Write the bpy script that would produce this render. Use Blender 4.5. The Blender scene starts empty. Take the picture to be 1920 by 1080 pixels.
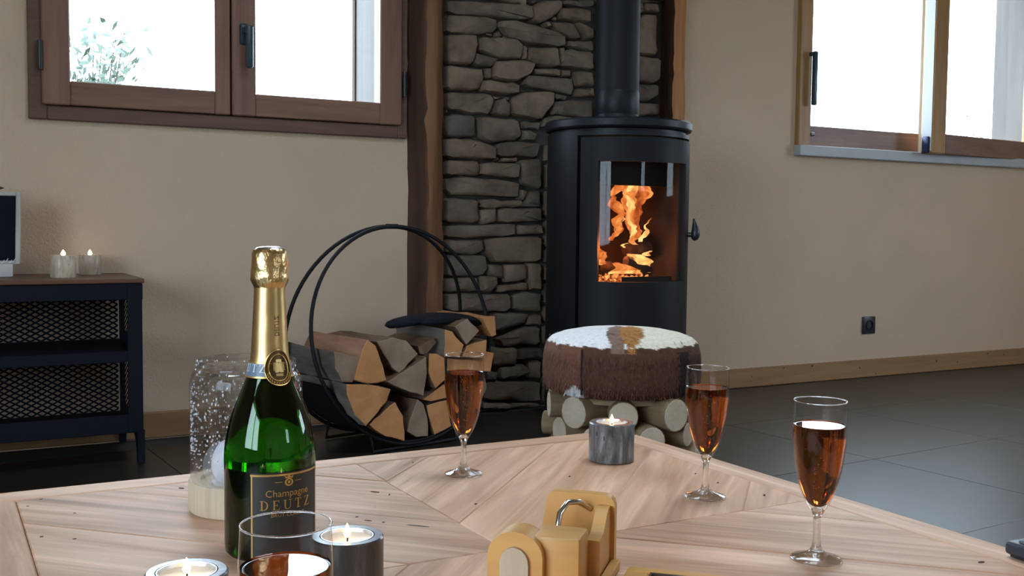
import bpy, bmesh, math, random
from mathutils import Vector, Matrix
random.seed(7)
PI = math.pi
R = math.radians
scene = bpy.context.scene
COL = scene.collection

# ------------------------------------------------------------------ camera
FPX, PITCH, ROLL, YAW, CAMH = 1960.0, R(3.37), R(.615), R(29.05), .72
FW = Vector((math.sin(YAW)*math.cos(PITCH), math.cos(YAW)*math.cos(PITCH), -math.sin(PITCH)))
RT0 = Vector((math.cos(YAW), -math.sin(YAW), 0)); UP0 = RT0.cross(FW)
RT = RT0*math.cos(ROLL) + UP0*math.sin(ROLL); UP = -RT0*math.sin(ROLL) + UP0*math.cos(ROLL)
CAM = Vector((0, 0, CAMH))
cd = bpy.data.cameras.new('camera'); cam = bpy.data.objects.new('camera', cd); COL.objects.link(cam)
cd.sensor_width = 36; cd.lens = FPX/1920*36; cd.clip_start = .02
cam.matrix_world = Matrix(((RT.x, UP.x, -FW.x, CAM.x), (RT.y, UP.y, -FW.y, CAM.y), (RT.z, UP.z, -FW.z, CAM.z), (0, 0, 0, 1)))
scene.camera = cam

# ------------------------------------------------------------------ world, light, exposure
world = bpy.data.worlds.new('sky'); scene.world = world; world.use_nodes = True
bg = world.node_tree.nodes['Background']
bg.inputs[0].default_value = (.67, .82, 1.0, 1); bg.inputs[1].default_value = 16
scene.view_settings.view_transform = 'Standard'; scene.view_settings.look = 'None'
scene.view_settings.gamma = 1; scene.view_settings.use_curve_mapping = False
scene.view_settings.exposure = 0.0
scene.cycles.max_bounces = 14; scene.cycles.transmission_bounces = 14; scene.cycles.transparent_max_bounces = 24
scene.cycles.diffuse_bounces = 5; scene.cycles.glossy_bounces = 6
scene.cycles.sample_clamp_indirect = 6

ROOM = dict(x0=-2.3, x1=6.2, y0=-3.4, y1=3.62, h=2.55)
# openings: (x0,x1,z0,z1) / for side walls (y0,y1,z0,z1)
OPEN_BACK = [(.285, 1.535, 1.05, 2.18), (3.52, 5.34, 1.08, 2.2)]
OPEN_RIGHT_ADDED = [(.1, 1.5, .9, 2.1)]  # unseen right-hand window, added to brighten the room
OPEN_LEFT = [(-1.5, .7, .5, 2.15)]
OPEN_REAR_ADDED = [(2.6, 3.4, 1.0, 2.0)]  # unseen window behind the camera, added for more daylight
OPEN_ROOF_ADDED = [(.75, 1.70, .80, 1.75)]  # unseen roof window, added to light table and seat from above
def portal(name, loc, rot, sx, sy):
    l = bpy.data.lights.new(name, 'AREA'); l.shape = 'RECTANGLE'; l.size = sx; l.size_y = sy
    l.cycles.is_portal = True
    o = bpy.data.objects.new(name, l); COL.objects.link(o); o.location = loc; o.rotation_euler = rot
for (a, b, c, d) in OPEN_BACK: portal('window_portal', ((a+b)/2, ROOM['y1']+.34, (c+d)/2), (R(-90), 0, 0), b-a, d-c)
for (a, b, c, d) in OPEN_REAR_ADDED: portal('window_portal', ((a+b)/2, ROOM['y0']-.22, (c+d)/2), (R(90), 0, 0), b-a, d-c)
for (a, b, c, d) in OPEN_RIGHT_ADDED: portal('window_portal', (ROOM['x1']+.22, (a+b)/2, (c+d)/2), (R(90), 0, R(90)), b-a, d-c)
for (a, b, c, d) in OPEN_LEFT: portal('window_portal', (ROOM['x0']-.22, (a+b)/2, (c+d)/2), (R(90), 0, R(-90)), b-a, d-c)

for (a, b, c, d) in OPEN_ROOF_ADDED: portal('window_portal', ((a+b)/2, (c+d)/2, ROOM['h']+.22), (0, 0, 0), b-a, d-c)

# ------------------------------------------------------------------ pixel -> place helpers (photo measured in 1920x1080)
def ray(x, y): return FW + RT*((x-960)/FPX) + UP*((540-y)/FPX)
def at_z(x, y, z): d = ray(x, y); return CAM + d*((z-CAMH)/d.z)
def at_y(x, y, Y): d = ray(x, y); return CAM + d*(Y/d.y)
def at_depth(x, y, w): return CAM + ray(x, y)*w

# ------------------------------------------------------------------ mesh helpers
OFF = {}
class MB:
    def __init__(s): s.v = []; s.f = []
    def add(s, v, f):
        n = len(s.v); s.v += [Vector(p) for p in v]; s.f += [[i+n for i in q] for q in f]; return s
    def bmadd(s, bm):
        bm.verts.ensure_lookup_table(); bm.verts.index_update()
        s.add([v.co.copy() for v in bm.verts], [[v.index for v in f.verts] for f in bm.faces]); bm.free(); return s
    def box(s, x0, x1, y0, y1, z0, z1, b=0, seg=1, m=None):
        bm = bmesh.new(); bmesh.ops.create_cube(bm, size=1)
        for v in bm.verts: v.co = Vector(((x0+x1)/2+v.co.x*(x1-x0), (y0+y1)/2+v.co.y*(y1-y0), (z0+z1)/2+v.co.z*(z1-z0)))
        if b: bmesh.ops.bevel(bm, geom=bm.edges[:], offset=b, segments=seg, affect='EDGES', profile=.5)
        if m is not None: bmesh.ops.transform(bm, matrix=m, verts=bm.verts)
        return s.bmadd(bm)
    def lathe(s, prof, n=32, c=(0, 0, 0), rx=None):
        v = []; f = []; rings = []
        for (r, z) in prof:
            if r < 1e-6: rings.append([len(v)]); v.append((c[0], c[1], c[2]+z))
            else:
                rings.append(list(range(len(v), len(v)+n)))
                for i in range(n):
                    a = 2*PI*i/n; v.append((c[0]+r*math.cos(a), c[1]+r*math.sin(a), c[2]+z))
        for a, b in zip(rings, rings[1:]):
            for i in range(n):
                j = (i+1) % n
                if len(a) == 1 and len(b) == 1: continue
                if len(a) == 1: f.append([a[0], b[j], b[i]])
                elif len(b) == 1: f.append([a[i], a[j], b[0]])
                else: f.append([a[i], a[j], b[j], b[i]])
        return s.add(v, f)
    def tube(s, pts, r, n=8, closed=False):
        pts = [Vector(p) for p in pts]; m = len(pts); rs = r if isinstance(r, (list, tuple)) else [r]*m
        v = []; f = []; up = Vector((0, 0, 1))
        prev = None
        for i, p in enumerate(pts):
            a = pts[(i-1) % m] if closed or i > 0 else p; b = pts[(i+1) % m] if closed or i < m-1 else p
            t = (b-a).normalized()
            if prev is None:
                q = t.cross(up)
                if q.length < .05: q = t.cross(Vector((1, 0, 0)))
                q.normalize()
            else: q = (prev - t*prev.dot(t)).normalized()
            prev = q; w = t.cross(q)
            for k in range(n):
                g = 2*PI*k/n; v.append(p + q*(math.cos(g)*rs[i]) + w*(math.sin(g)*rs[i]))
        for i in range(m if closed else m-1):
            j = (i+1) % m
            for k in range(n):
                l = (k+1) % n; f.append([i*n+k, i*n+l, j*n+l, j*n+k])
        if not closed: f.append(list(range(n))[::-1]); f.append([(m-1)*n+k for k in range(n)])
        return s.add(v, f)
    def prism(s, poly, off):
        n = len(poly); off = Vector(off); poly = [Vector(p) for p in poly]
        v = poly + [p+off for p in poly]
        f = [list(range(n)), [n+i for i in range(n)][::-1]] + [[i, n+i, n+(i+1) % n, (i+1) % n] for i in range(n)]
        return s.add(v, f)
    def arc(s, r0, r1, t0, t1, z0, z1, c=(0, 0), n=24):
        """solid curved panel; angles measured from -Y towards +X"""
        v = []; f = []
        for i in range(n+1):
            a = t0+(t1-t0)*i/n; sx, sy = math.sin(a), -math.cos(a)
            for (r, z) in ((r0, z0), (r1, z0), (r1, z1), (r0, z1)): v.append((c[0]+r*sx, c[1]+r*sy, z))
        for i in range(n):
            for k in range(4):
                l = (k+1) % 4; f.append([i*4+k, i*4+l, i*4+4+l, i*4+4+k])
        f.append([0, 3, 2, 1]); f.append([n*4+k for k in range(4)])
        return s.add(v, f)
    def build(s, name, mat, parent=None, smooth=None, world=True, fix=True):
        me = bpy.data.meshes.new(name)
        off = OFF.get(parent.name, Vector((0, 0, 0))) if (parent is not None and world) else Vector((0, 0, 0))
        me.from_pydata([p-off for p in s.v], [], s.f)
        if fix:
            bm = bmesh.new(); bm.from_mesh(me); bmesh.ops.recalc_face_normals(bm, faces=bm.faces); bm.to_mesh(me); bm.free()
        if smooth is not None:
            me.polygons.foreach_set('use_smooth', [True]*len(me.polygons))
            if smooth < 180: me.set_sharp_from_angle(angle=R(smooth))
        if mat is not None: me.materials.append(mat)
        o = bpy.data.objects.new(name, me); COL.objects.link(o)
        if parent is not None:
            o.parent = parent; OFF[o.name] = OFF.get(parent.name, Vector((0, 0, 0)))
        return o
def tag(o, label=None, cat=None, group=None, kind=None):
    if label: o['label'] = label
    if cat: o['category'] = cat
    if group: o['group'] = group
    if kind: o['kind'] = kind
    return o
def thing(name, label, cat, loc=(0, 0, 0), rotz=0, group=None, kind=None):
    o = bpy.data.objects.new(name, None); COL.objects.link(o); o.empty_display_size = .05
    o.location = loc; o.rotation_euler = (0, 0, rotz); OFF[o.name] = Vector(loc)
    return tag(o, label, cat, group, kind)
def copy_tree(o, parent=None):
    c = o.copy(); COL.objects.link(c)
    if parent is not None: c.parent = parent
    for ch in list(o.children): copy_tree(ch, c)
    return c

# ------------------------------------------------------------------ materials
def srgb(r, g, b):
    f = lambda c: c/12.92 if c <= .04045 else ((c+.055)/1.055)**2.4
    return (f(r/255), f(g/255), f(b/255), 1)
def newmat(name):
    m = bpy.data.materials.new(name); m.use_nodes = True; nt = m.node_tree
    return m, nt, nt.nodes['Principled BSDF']
def N(nt, t, **kw):
    n = nt.nodes.new(t)
    for k, v in kw.items():
        if k in n.inputs.keys(): n.inputs[k].default_value = v
        else: setattr(n, k, v)
    return n
def coords(nt, scale=(1, 1, 1), rand=True):
    tc = N(nt, 'ShaderNodeTexCoord'); mp = N(nt, 'ShaderNodeMapping'); mp.inputs['Scale'].default_value = scale
    if rand:
        oi = N(nt, 'ShaderNodeObjectInfo'); ad = N(nt, 'ShaderNodeVectorMath', operation='MULTIPLY_ADD')
        cm = N(nt, 'ShaderNodeCombineXYZ')
        for i in range(3): nt.links.new(oi.outputs['Random'], cm.inputs[i])
        nt.links.new(cm.outputs[0], ad.inputs[0]); ad.inputs[1].default_value = (13.1, 7.7, 5.3)
        nt.links.new(tc.outputs['Object'], ad.inputs[2]); nt.links.new(ad.outputs[0], mp.inputs['Vector'])
    else: nt.links.new(tc.outputs['Object'], mp.inputs['Vector'])
    return mp.outputs[0]
def ramp(nt, fac, stops):
    r = N(nt, 'ShaderNodeValToRGB'); e = r.color_ramp.elements
    while len(e) > 2: e.remove(e[-1])
    for i, (p, c) in enumerate(stops):
        if i < 2: el = e[i]; el.position = p
        else: el = e.new(p)
        el.color = c
    nt.links.new(fac, r.inputs[0]); return r.outputs[0]
def mix(nt, a, b, fac, mode='MIX'):
    m = N(nt, 'ShaderNodeMix', data_type='RGBA', blend_type=mode)
    for s, v in ((6, a), (7, b), (0, fac)):
        if hasattr(v, 'links') or hasattr(v, 'is_linked'): nt.links.new(v, m.inputs[s])
        else: m.inputs[s].default_value = v
    return m.outputs[2]
def bump(nt, bs, h, strength, dist=.01):
    b = N(nt, 'ShaderNodeBump'); b.inputs['Strength'].default_value = strength; b.inputs['Distance'].default_value = dist
    nt.links.new(h, b.inputs['Height']); nt.links.new(b.outputs[0], bs.inputs['Normal'])
def plain(name, col, rough=.5, metal=0, var=0, vscale=8, bmp=0, bscale=60, spec=.5, rand=True, coat=0, emit=None, es=0):
    m, nt, b = newmat(name)
    b.inputs['Roughness'].default_value = rough; b.inputs['Metallic'].default_value = metal
    b.inputs['Specular IOR Level'].default_value = spec; b.inputs['Coat Weight'].default_value = coat
    v = coords(nt, rand=rand)
    n = N(nt, 'ShaderNodeTexNoise', Scale=vscale, Detail=5.0); nt.links.new(v, n.inputs['Vector'])
    lo = tuple(c*(1-var) for c in col[:3])+(1,); hi = tuple(min(1, c*(1+var)) for c in col[:3])+(1,)
    nt.links.new(ramp(nt, n.outputs[0], [(.3, lo), (.7, hi)]), b.inputs['Base Color'])
    if bmp:
        n2 = N(nt, 'ShaderNodeTexNoise', Scale=bscale, Detail=4.0); nt.links.new(v, n2.inputs['Vector']); bump(nt, b, n2.outputs[0], bmp)
    if emit: b.inputs['Emission Color'].default_value = emit; b.inputs['Emission Strength'].default_value = es
    return m
def wood(name, dark, light, axis='X', s=1.0, rough=.5, rnd=.25, bmp=.15, knots=0, spec=.4, streak=None, ring=.5):
    m, nt, b = newmat(name); b.inputs['Roughness'].default_value = rough; b.inputs['Specular IOR Level'].default_value = spec
    sc = [22*s, 22*s, 22*s]; sc['XYZ'.index(axis)] = 1.6*s
    v = coords(nt, tuple(sc))
    n = N(nt, 'ShaderNodeTexNoise', Scale=1.0, Detail=6.0, Roughness=.6, Distortion=.6); nt.links.new(v, n.inputs['Vector'])
    sc2 = [9*s, 9*s, 9*s]; sc2['XYZ'.index(axis)] = .9*s
    v2 = coords(nt, tuple(sc2)); n2 = N(nt, 'ShaderNodeTexNoise', Scale=1.0, Detail=2.0, Distortion=1.5); nt.links.new(v2, n2.inputs['Vector'])
    mu = N(nt, 'ShaderNodeMath', operation='MULTIPLY'); nt.links.new(n2.outputs[0], mu.inputs[0]); mu.inputs[1].default_value = 34
    sn = N(nt, 'ShaderNodeMath', operation='SINE'); nt.links.new(mu.outputs[0], sn.inputs[0])
    c1 = ramp(nt, n.outputs[0], [(.28, dark), (.72, light)])
    rr = ramp(nt, sn.outputs[0], [(.0, (1-ring*.55,)*3+(1,)), (.9, (1, 1, 1, 1))])
    c = mix(nt, c1, rr, ring, 'MULTIPLY')
    if streak:
        v3 = coords(nt, tuple(x*.55 for x in sc)); n3 = N(nt, 'ShaderNodeTexNoise', Scale=1.0, Detail=3.0); nt.links.new(v3, n3.inputs['Vector'])
        fc = ramp(nt, n3.outputs[0], [(.60, (0, 0, 0, 1)), (.74, (1, 1, 1, 1))]); c = mix(nt, c, streak, fc)
    if knots:
        tc = N(nt, 'ShaderNodeTexCoord'); vo = N(nt, 'ShaderNodeTexVoronoi', Scale=knots)
        mp = N(nt, 'ShaderNodeMapping'); ks = [1, 1, 1]; ks['XYZ'.index(axis)] = .6; mp.inputs['Scale'].default_value = ks
        nt.links.new(tc.outputs['Object'], mp.inputs[0]); nt.links.new(mp.outputs[0], vo.inputs['Vector'])
        k = ramp(nt, vo.outputs['Distance'], [(.04, (1, 1, 1, 1)), (.10, (0, 0, 0, 1))])
        c = mix(nt, c, tuple(x*.25 for x in dark[:3])+(1,), k)
    oi = N(nt, 'ShaderNodeObjectInfo'); mr = N(nt, 'ShaderNodeMapRange'); mr.inputs['To Min'].default_value = 1-rnd; mr.inputs['To Max'].default_value = 1+rnd*.6
    nt.links.new(oi.outputs['Random'], mr.inputs['Value'])
    cc = N(nt, 'ShaderNodeCombineColor')
    for i in range(3): nt.links.new(mr.outputs[0], cc.inputs[i])
    c = mix(nt, c, cc.outputs[0], 1.0, 'MULTIPLY')
    nt.links.new(c, b.inputs['Base Color']); bump(nt, b, n.outputs[0], bmp, .004)
    return m
def glassmat(name, col=(1, 1, 1, 1), ior=1.45, rough=0, thin=0):
    m = bpy.data.materials.new(name); m.use_nodes = True; nt = m.node_tree; nt.nodes.clear()
    g = N(nt, 'ShaderNodeBsdfGlass'); g.inputs['Color'].default_value = col; g.inputs['IOR'].default_value = ior; g.inputs['Roughness'].default_value = rough
    o = N(nt, 'ShaderNodeOutputMaterial')
    if thin:
        t = N(nt, 'ShaderNodeBsdfTransparent'); mx = N(nt, 'ShaderNodeMixShader'); mx.inputs[0].default_value = thin
        nt.links.new(g.outputs[0], mx.inputs[1]); nt.links.new(t.outputs[0], mx.inputs[2]); nt.links.new(mx.outputs[0], o.inputs[0])
    else: nt.links.new(g.outputs[0], o.inputs[0])
    return m
def tintglass(name, col, ior):
    """coloured transmission, uncoloured surface reflection"""
    m = bpy.data.materials.new(name); m.use_nodes = True; nt = m.node_tree; nt.nodes.clear()
    r_ = N(nt, 'ShaderNodeBsdfRefraction'); r_.inputs['Color'].default_value = col; r_.inputs['IOR'].default_value = ior; r_.inputs['Roughness'].default_value = 0
    g = N(nt, 'ShaderNodeBsdfGlossy'); g.inputs['Roughness'].default_value = .01; f = N(nt, 'ShaderNodeFresnel'); f.inputs['IOR'].default_value = ior
    mx = N(nt, 'ShaderNodeMixShader'); o = N(nt, 'ShaderNodeOutputMaterial')
    nt.links.new(f.outputs[0], mx.inputs[0]); nt.links.new(r_.outputs[0], mx.inputs[1]); nt.links.new(g.outputs[0], mx.inputs[2]); nt.links.new(mx.outputs[0], o.inputs[0]); return m
def panemat(name, tint=(1, 1, 1, 1), refl=.06):
    m = bpy.data.materials.new(name); m.use_nodes = True; nt = m.node_tree; nt.nodes.clear()
    t = N(nt, 'ShaderNodeBsdfTransparent'); t.inputs[0].default_value = tint
    g = N(nt, 'ShaderNodeBsdfGlossy'); g.inputs['Roughness'].default_value = .02
    mx = N(nt, 'ShaderNodeMixShader'); mx.inputs[0].default_value = refl
    o = N(nt, 'ShaderNodeOutputMaterial')
    nt.links.new(t.outputs[0], mx.inputs[1]); nt.links.new(g.outputs[0], mx.inputs[2]); nt.links.new(mx.outputs[0], o.inputs[0]); return m
def thinmat(name, ior, tint=(1, 1, 1, 1)):
    """blown-glass wall: clear, with dielectric reflection"""
    m = bpy.data.materials.new(name); m.use_nodes = True; nt = m.node_tree; nt.nodes.clear()
    t = N(nt, 'ShaderNodeBsdfTransparent'); t.inputs[0].default_value = tint; g = N(nt, 'ShaderNodeBsdfGlossy'); g.inputs['Roughness'].default_value = .01
    ge = N(nt, 'ShaderNodeNewGeometry'); dt = N(nt, 'ShaderNodeVectorMath', operation='DOT_PRODUCT'); nt.links.new(ge.outputs['Normal'], dt.inputs[0]); nt.links.new(ge.outputs['Incoming'], dt.inputs[1])
    ab = N(nt, 'ShaderNodeMath', operation='ABSOLUTE'); nt.links.new(dt.outputs['Value'], ab.inputs[0])
    sb_ = N(nt, 'ShaderNodeMath', operation='SUBTRACT'); sb_.inputs[0].default_value = 1; nt.links.new(ab.outputs[0], sb_.inputs[1])
    pw = N(nt, 'ShaderNodeMath', operation='POWER'); nt.links.new(sb_.outputs[0], pw.inputs[0]); pw.inputs[1].default_value = 5
    f = N(nt, 'ShaderNodeMath', operation='MULTIPLY_ADD'); nt.links.new(pw.outputs[0], f.inputs[0]); f.inputs[1].default_value = .8; f.inputs[2].default_value = .045
    mx = N(nt, 'ShaderNodeMixShader'); o = N(nt, 'ShaderNodeOutputMaterial')
    nt.links.new(f.outputs[0], mx.inputs[0]); nt.links.new(t.outputs[0], mx.inputs[1]); nt.links.new(g.outputs[0], mx.inputs[2]); nt.links.new(mx.outputs[0], o.inputs[0]); return m
def flamemat(name, c0, c1, s0, s1, scale, trans):
    """emission with wispy transparent gaps"""
    m = bpy.data.materials.new(name); m.use_nodes = True; nt = m.node_tree; nt.nodes.clear()
    v = coords(nt, (scale*2.6, scale*2.6, scale*.6)); n = N(nt, 'ShaderNodeTexNoise', Scale=1.0, Detail=2.0, Distortion=.3); nt.links.new(v, n.inputs['Vector'])
    c = ramp(nt, n.outputs[0], [(.36, c0), (.62, c1)])
    e = N(nt, 'ShaderNodeEmission'); nt.links.new(c, e.inputs[0])
    mr = N(nt, 'ShaderNodeMapRange'); mr.inputs['From Min'].default_value = .35; mr.inputs['From Max'].default_value = .65
    mr.inputs['To Min'].default_value = s0; mr.inputs['To Max'].default_value = s1; nt.links.new(n.outputs[0], mr.inputs['Value']); nt.links.new(mr.outputs[0], e.inputs[1])
    t = N(nt, 'ShaderNodeBsdfTransparent'); mx = N(nt, 'ShaderNodeMixShader')
    f = ramp(nt, n.outputs[0], [(.34, (1-trans, 1-trans, 1-trans, 1)), (.56, (1, 1, 1, 1))]); nt.links.new(f, mx.inputs[0])
    o = N(nt, 'ShaderNodeOutputMaterial')
    nt.links.new(t.outputs[0], mx.inputs[1]); nt.links.new(e.outputs[0], mx.inputs[2]); nt.links.new(mx.outputs[0], o.inputs[0]); return m
def vcolmat(name, rough=.8, spec=.3):
    m, nt, b = newmat(name); a = N(nt, 'ShaderNodeVertexColor'); a.layer_name = 'hide'
    n = N(nt, 'ShaderNodeTexNoise', Scale=120.0, Detail=3.0); nt.links.new(coords(nt, rand=False), n.inputs['Vector'])
    c = mix(nt, a.outputs[0], ramp(nt, n.outputs[0], [(.3, (.75, .75, .75, 1)), (.7, (1, 1, 1, 1))]), .8, 'MULTIPLY')
    nt.links.new(c, b.inputs['Base Color']); b.inputs['Roughness'].default_value = rough; b.inputs['Specular IOR Level'].default_value = spec
    return m

MT = {}
MT['plaster'] = plain('plaster', (.68, .522, .375, 1), .92, var=.035, vscale=3, bmp=.35, bscale=170, spec=.15, rand=False)
MT['ceiling'] = wood('ceiling_boards', (.42, .27, .15, 1), (.58, .40, .25, 1), 'Y', .6, .6, .05, .1)
MT['tile'] = plain('slate_grey_tile', (.024, .018, .013, 1), .39, var=.3, vscale=2.4, bmp=.06, bscale=18, spec=.95)
MT['grout'] = plain('grout', (.06, .055, .05, 1), .8)
MT['framewood'] = wood('stained_window_wood', (.17, .085, .055, 1), (.30, .16, .105, 1), 'X', 1.2, .42, .10, .05, ring=.2)  # wood tone lightened and greyed to carry the window glare
MT['framewoodZ'] = wood('stained_window_wood_upright', (.17, .085, .055, 1), (.30, .16, .105, 1), 'Z', 1.2, .42, .10, .05, ring=.2)
MT['frameouter'] = wood('dark_frame_wood', (.12, .063, .045, 1), (.20, .108, .075, 1), 'X', 1.2, .45, .08, .05, ring=.2)
MT['honey'] = wood('honey_frame_wood', (.30, .155, .055, 1), (.46, .26, .10, 1), 'Z', 1.2, .45, .08, .05, ring=.2)
MT['post'] = wood('hewn_timber', (.17, .075, .035, 1), (.34, .16, .075, 1), 'Z', 1.0, .6, .05, .5, streak=(.12, .048, .022, 1), ring=.4)
MT['posthoney'] = wood('honey_timber', (.34, .125, .03, 1), (.62, .27, .075, 1), 'Z', 1.0, .6, .05, .5, streak=(.20, .075, .025, 1), ring=.4)
MT['postbark'] = wood('timber_wane', (.045, .024, .017, 1), (.12, .055, .03, 1), 'Z', .7, .8, .05, .6, streak=(.26, .12, .06, 1), ring=.3)
MT['pine'] = wood('pine_skirting', (.31, .165, .072, 1), (.43, .25, .12, 1), 'X', .8, .5, .06, .05, ring=.25)
MT['grey_sill'] = plain('grey_painted_sill', (.42, .43, .44, 1), .45, var=.04)
MT['blackplastic'] = plain('black_plastic', (.018, .02, .024, 1), .35)
MT['handle'] = plain('blue_black_handle', (.02, .045, .06, 1), .35)
MT['steel'] = plain('satin_black_steel', (.006, .007, .010, 1), .46, var=.05, spec=.32)
MT['steelmatt'] = plain('matt_black_steel', (.008, .008, .010, 1), .55, spec=.25)
MT['navy'] = plain('navy_metal', (.006, .007, .013, 1), .55, spec=.18)
MT['firebrick'] = plain('sooty_firebrick', (.055, .038, .03, 1), .95, var=.4, vscale=9, bmp=.2)
MT['walnut'] = wood('walnut_top', (.085, .038, .022, 1), (.16, .075, .043, 1), 'X', 1, .42, .05, .05, ring=.3)
MT['glass'] = glassmat('clear_glass', (1, 1, 1, 1), 1.5, thin=.3)
MT['thinglass'] = thinmat('thin_clear_glass', 1.5)
MT['glassblue'] = glassmat('seeded_glass', (.97, .985, 1, 1), 1.45, thin=.72)
MT['wine'] = tintglass('rose_wine', (.62, .295, .10, 1), 1.34)
MT['greenglass'] = tintglass('bottle_green_glass', (.26, .62, .11, 1), 1.5)
MT['darkwine'] = plain('dark_bottled_wine', (.006, .008, .006, 1), .08)
MT['pane'] = panemat('window_glass', (.98, .99, .985, 1), .05)
MT['stovepane'] = panemat('stove_glass', (.92, .90, .88, 1), .010)
MT['gold'] = plain('gold_foil', (.66, .46, .20, 1), .36, metal=1, var=.08, vscale=30, bmp=.04, bscale=60)
MT['goldcrumple'] = plain('crumpled_gold_foil', (.72, .50, .23, 1), .3, metal=1, var=.15, vscale=60, bmp=.35, bscale=60)
MT['goldink'] = plain('gold_ink', (.62, .40, .13, 1), .35, metal=.8)
MT['bronze'] = plain('bronze_seal', (.13, .075, .028, 1), .4, metal=.6)
MT['labelblack'] = plain('charcoal_label', (.024, .023, .02, 1), .5)
MT['bluecollar'] = plain('blue_collar_label', (.13, .19, .25, 1), .4)
MT['white'] = plain('white_print', (.75, .78, .8, 1), .5)
MT['wax'] = plain('white_wax', (.82, .74, .62, 1), .4, spec=.4)
MT['tin'] = plain('tealight_tin', (.75, .75, .76, 1), .3, metal=1)
MT['wick'] = plain('black_wick', (.015, .012, .01, 1), .9)
MT['candleflame'] = plain('candle_flame', (1, .7, .3, 1), .5, emit=(1, .62, .25, 1), es=14)
MT['palewood'] = wood('beech_wood', (.52, .25, .065, 1), (.70, .37, .115, 1), 'X', 1.0, .45, .06, .04, ring=.25)
MT['lanternwood'] = wood('split_pale_wood', (.42, .31, .20, 1), (.66, .54, .38, 1), 'Z', 1.6, .7, .05, .3, ring=.25)
MT['chrome'] = plain('bright_wire', (.7, .7, .7, 1), .18, metal=1)
MT['birchbark'] = wood('peeled_birch', (.22, .14, .075, 1), (.42, .30, .175, 1), 'X', 1.0, .75, .2, .2, ring=.2)
MT['remote'] = plain('dark_grey_plastic', (.03, .035, .045, 1), .42)
MT['button'] = plain('grey_rubber_button', (.075, .085, .10, 1), .5)
MT['slate'] = plain('chalkboard', (.006, .007, .012, 1), .75, spec=.12)
MT['paleframe'] = wood('whitewashed_frame', (.42, .40, .36, 1), (.62, .60, .55, 1), 'Z', 1, .6, .05, .1, ring=.2)
MT['ceramic'] = plain('white_ceramic', (.60, .57, .55, 1), .5, var=.05)
MT['leaf'] = plain('green_leaf', (.018, .042, .022, 1), .5, var=.4, vscale=3)
MT['twig'] = plain('brown_twig', (.045, .03, .02, 1), .9)
MT['grass'] = plain('pale_ground', (.40, .42, .34, 1), .9, var=.2, vscale=1.2)
MT['glove'] = plain('black_suede', (.009, .010, .014, 1), .85, bmp=.4, bscale=90, spec=.2)
MT['ember'] = flamemat('glowing_ember', (1, .10, .02, 1), (1, .42, .12, 1), .08, 1.6, 16, 0)
MT['charred'] = plain('charred_log', (.03, .02, .015, 1), .95, var=.6, vscale=14, bmp=.7, bscale=40)
MT['flame'] = flamemat('flame_outer', (1, .17, .03, 1), (1, .34, .085, 1), .55, 1.3, 11, .6)
MT['flamecore'] = flamemat('flame_core', (1, .30, .06, 1), (1, .60, .20, 1), .9, 1.7, 12, .7)
MT['hide'] = vcolmat('goat_hide')
# stone
def stonemat():
    m, nt, b = newmat('schist_stone'); v = coords(nt)
    n = N(nt, 'ShaderNodeTexNoise', Scale=9.0, Detail=7.0, Roughness=.65); nt.links.new(v, n.inputs['Vector'])
    c = ramp(nt, n.outputs[0], [(.25, (.11, .083, .063, 1)), (.5, (.22, .170, .130, 1)), (.75, (.32, .255, .20, 1))])
    oi = N(nt, 'ShaderNodeObjectInfo')
    t = ramp(nt, oi.outputs['Random'], [(0, (.62, .64, .68, 1)), (.35, (1.0, .93, .82, 1)), (.7, (.80, .80, .78, 1)), (1, (1.15, 1.06, .93, 1))])
    c = mix(nt, c, t, 1.0, 'MULTIPLY'); nt.links.new(c, b.inputs['Base Color'])
    b.inputs['Roughness'].default_value = .85; b.inputs['Specular IOR Level'].default_value = .3
    n2 = N(nt, 'ShaderNodeTexNoise', Scale=26.0, Detail=8.0, Roughness=.7); nt.links.new(v, n2.inputs['Vector']); bump(nt, b, n2.outputs[0], .55, .012)
    return m
MT['stone'] = stonemat()
MT['mortar'] = plain('dark_mortar', (.05, .045, .04, 1), .95, bmp=.4, bscale=40)
def marble(name, dark, mid, light):
    m, nt, b = newmat(name); v = coords(nt, (60, 60, 14))
    n = N(nt, 'ShaderNodeTexNoise', Scale=1.0, Detail=7.0, Roughness=.65, Distortion=1.5); nt.links.new(v, n.inputs['Vector'])
    nt.links.new(ramp(nt, n.outputs[0], [(.30, dark), (.52, mid), (.72, light)]), b.inputs['Base Color']); b.inputs['Roughness'].default_value = .28
    return m
MT['marble'] = marble('grey_marble', (.035, .036, .037, 1), (.14, .143, .147, 1), (.36, .365, .37, 1))
MT['marbledark'] = marble('dark_brown_marble', (.018, .016, .015, 1), (.042, .038, .034, 1), (.10, .09, .08, 1))
MT['birchcandle'] = marble('birch_bark_wax', (.34, .26, .18, 1), (.60, .50, .37, 1), (.70, .61, .47, 1))
def endgrain(name, c0, c1, sc=150):
    m, nt, b = newmat(name); tc = N(nt, 'ShaderNodeTexCoord')
    n = N(nt, 'ShaderNodeTexNoise', Scale=14.0, Detail=6.0); nt.links.new(coords(nt), n.inputs['Vector'])
    nt.links.new(ramp(nt, n.outputs[0], [(.3, c0), (.7, c1)]), b.inputs['Base Color']); b.inputs['Roughness'].default_value = .75
    n2 = N(nt, 'ShaderNodeTexNoise', Scale=70.0, Detail=4.0); nt.links.new(coords(nt), n2.inputs['Vector']); bump(nt, b, n2.outputs[0], .4, .006)
    return m
MT['cutorange'] = endgrain('fresh_sawn_end', (.49, .205, .068, 1), (.63, .295, .112, 1))
MT['cutgrey'] = endgrain('weathered_sawn_end', (.21, .138, .088, 1), (.36, .25, .168, 1))
MT['cutpale'] = endgrain('pale_birch_end', (.50, .40, .275, 1), (.66, .56, .42, 1))
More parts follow.
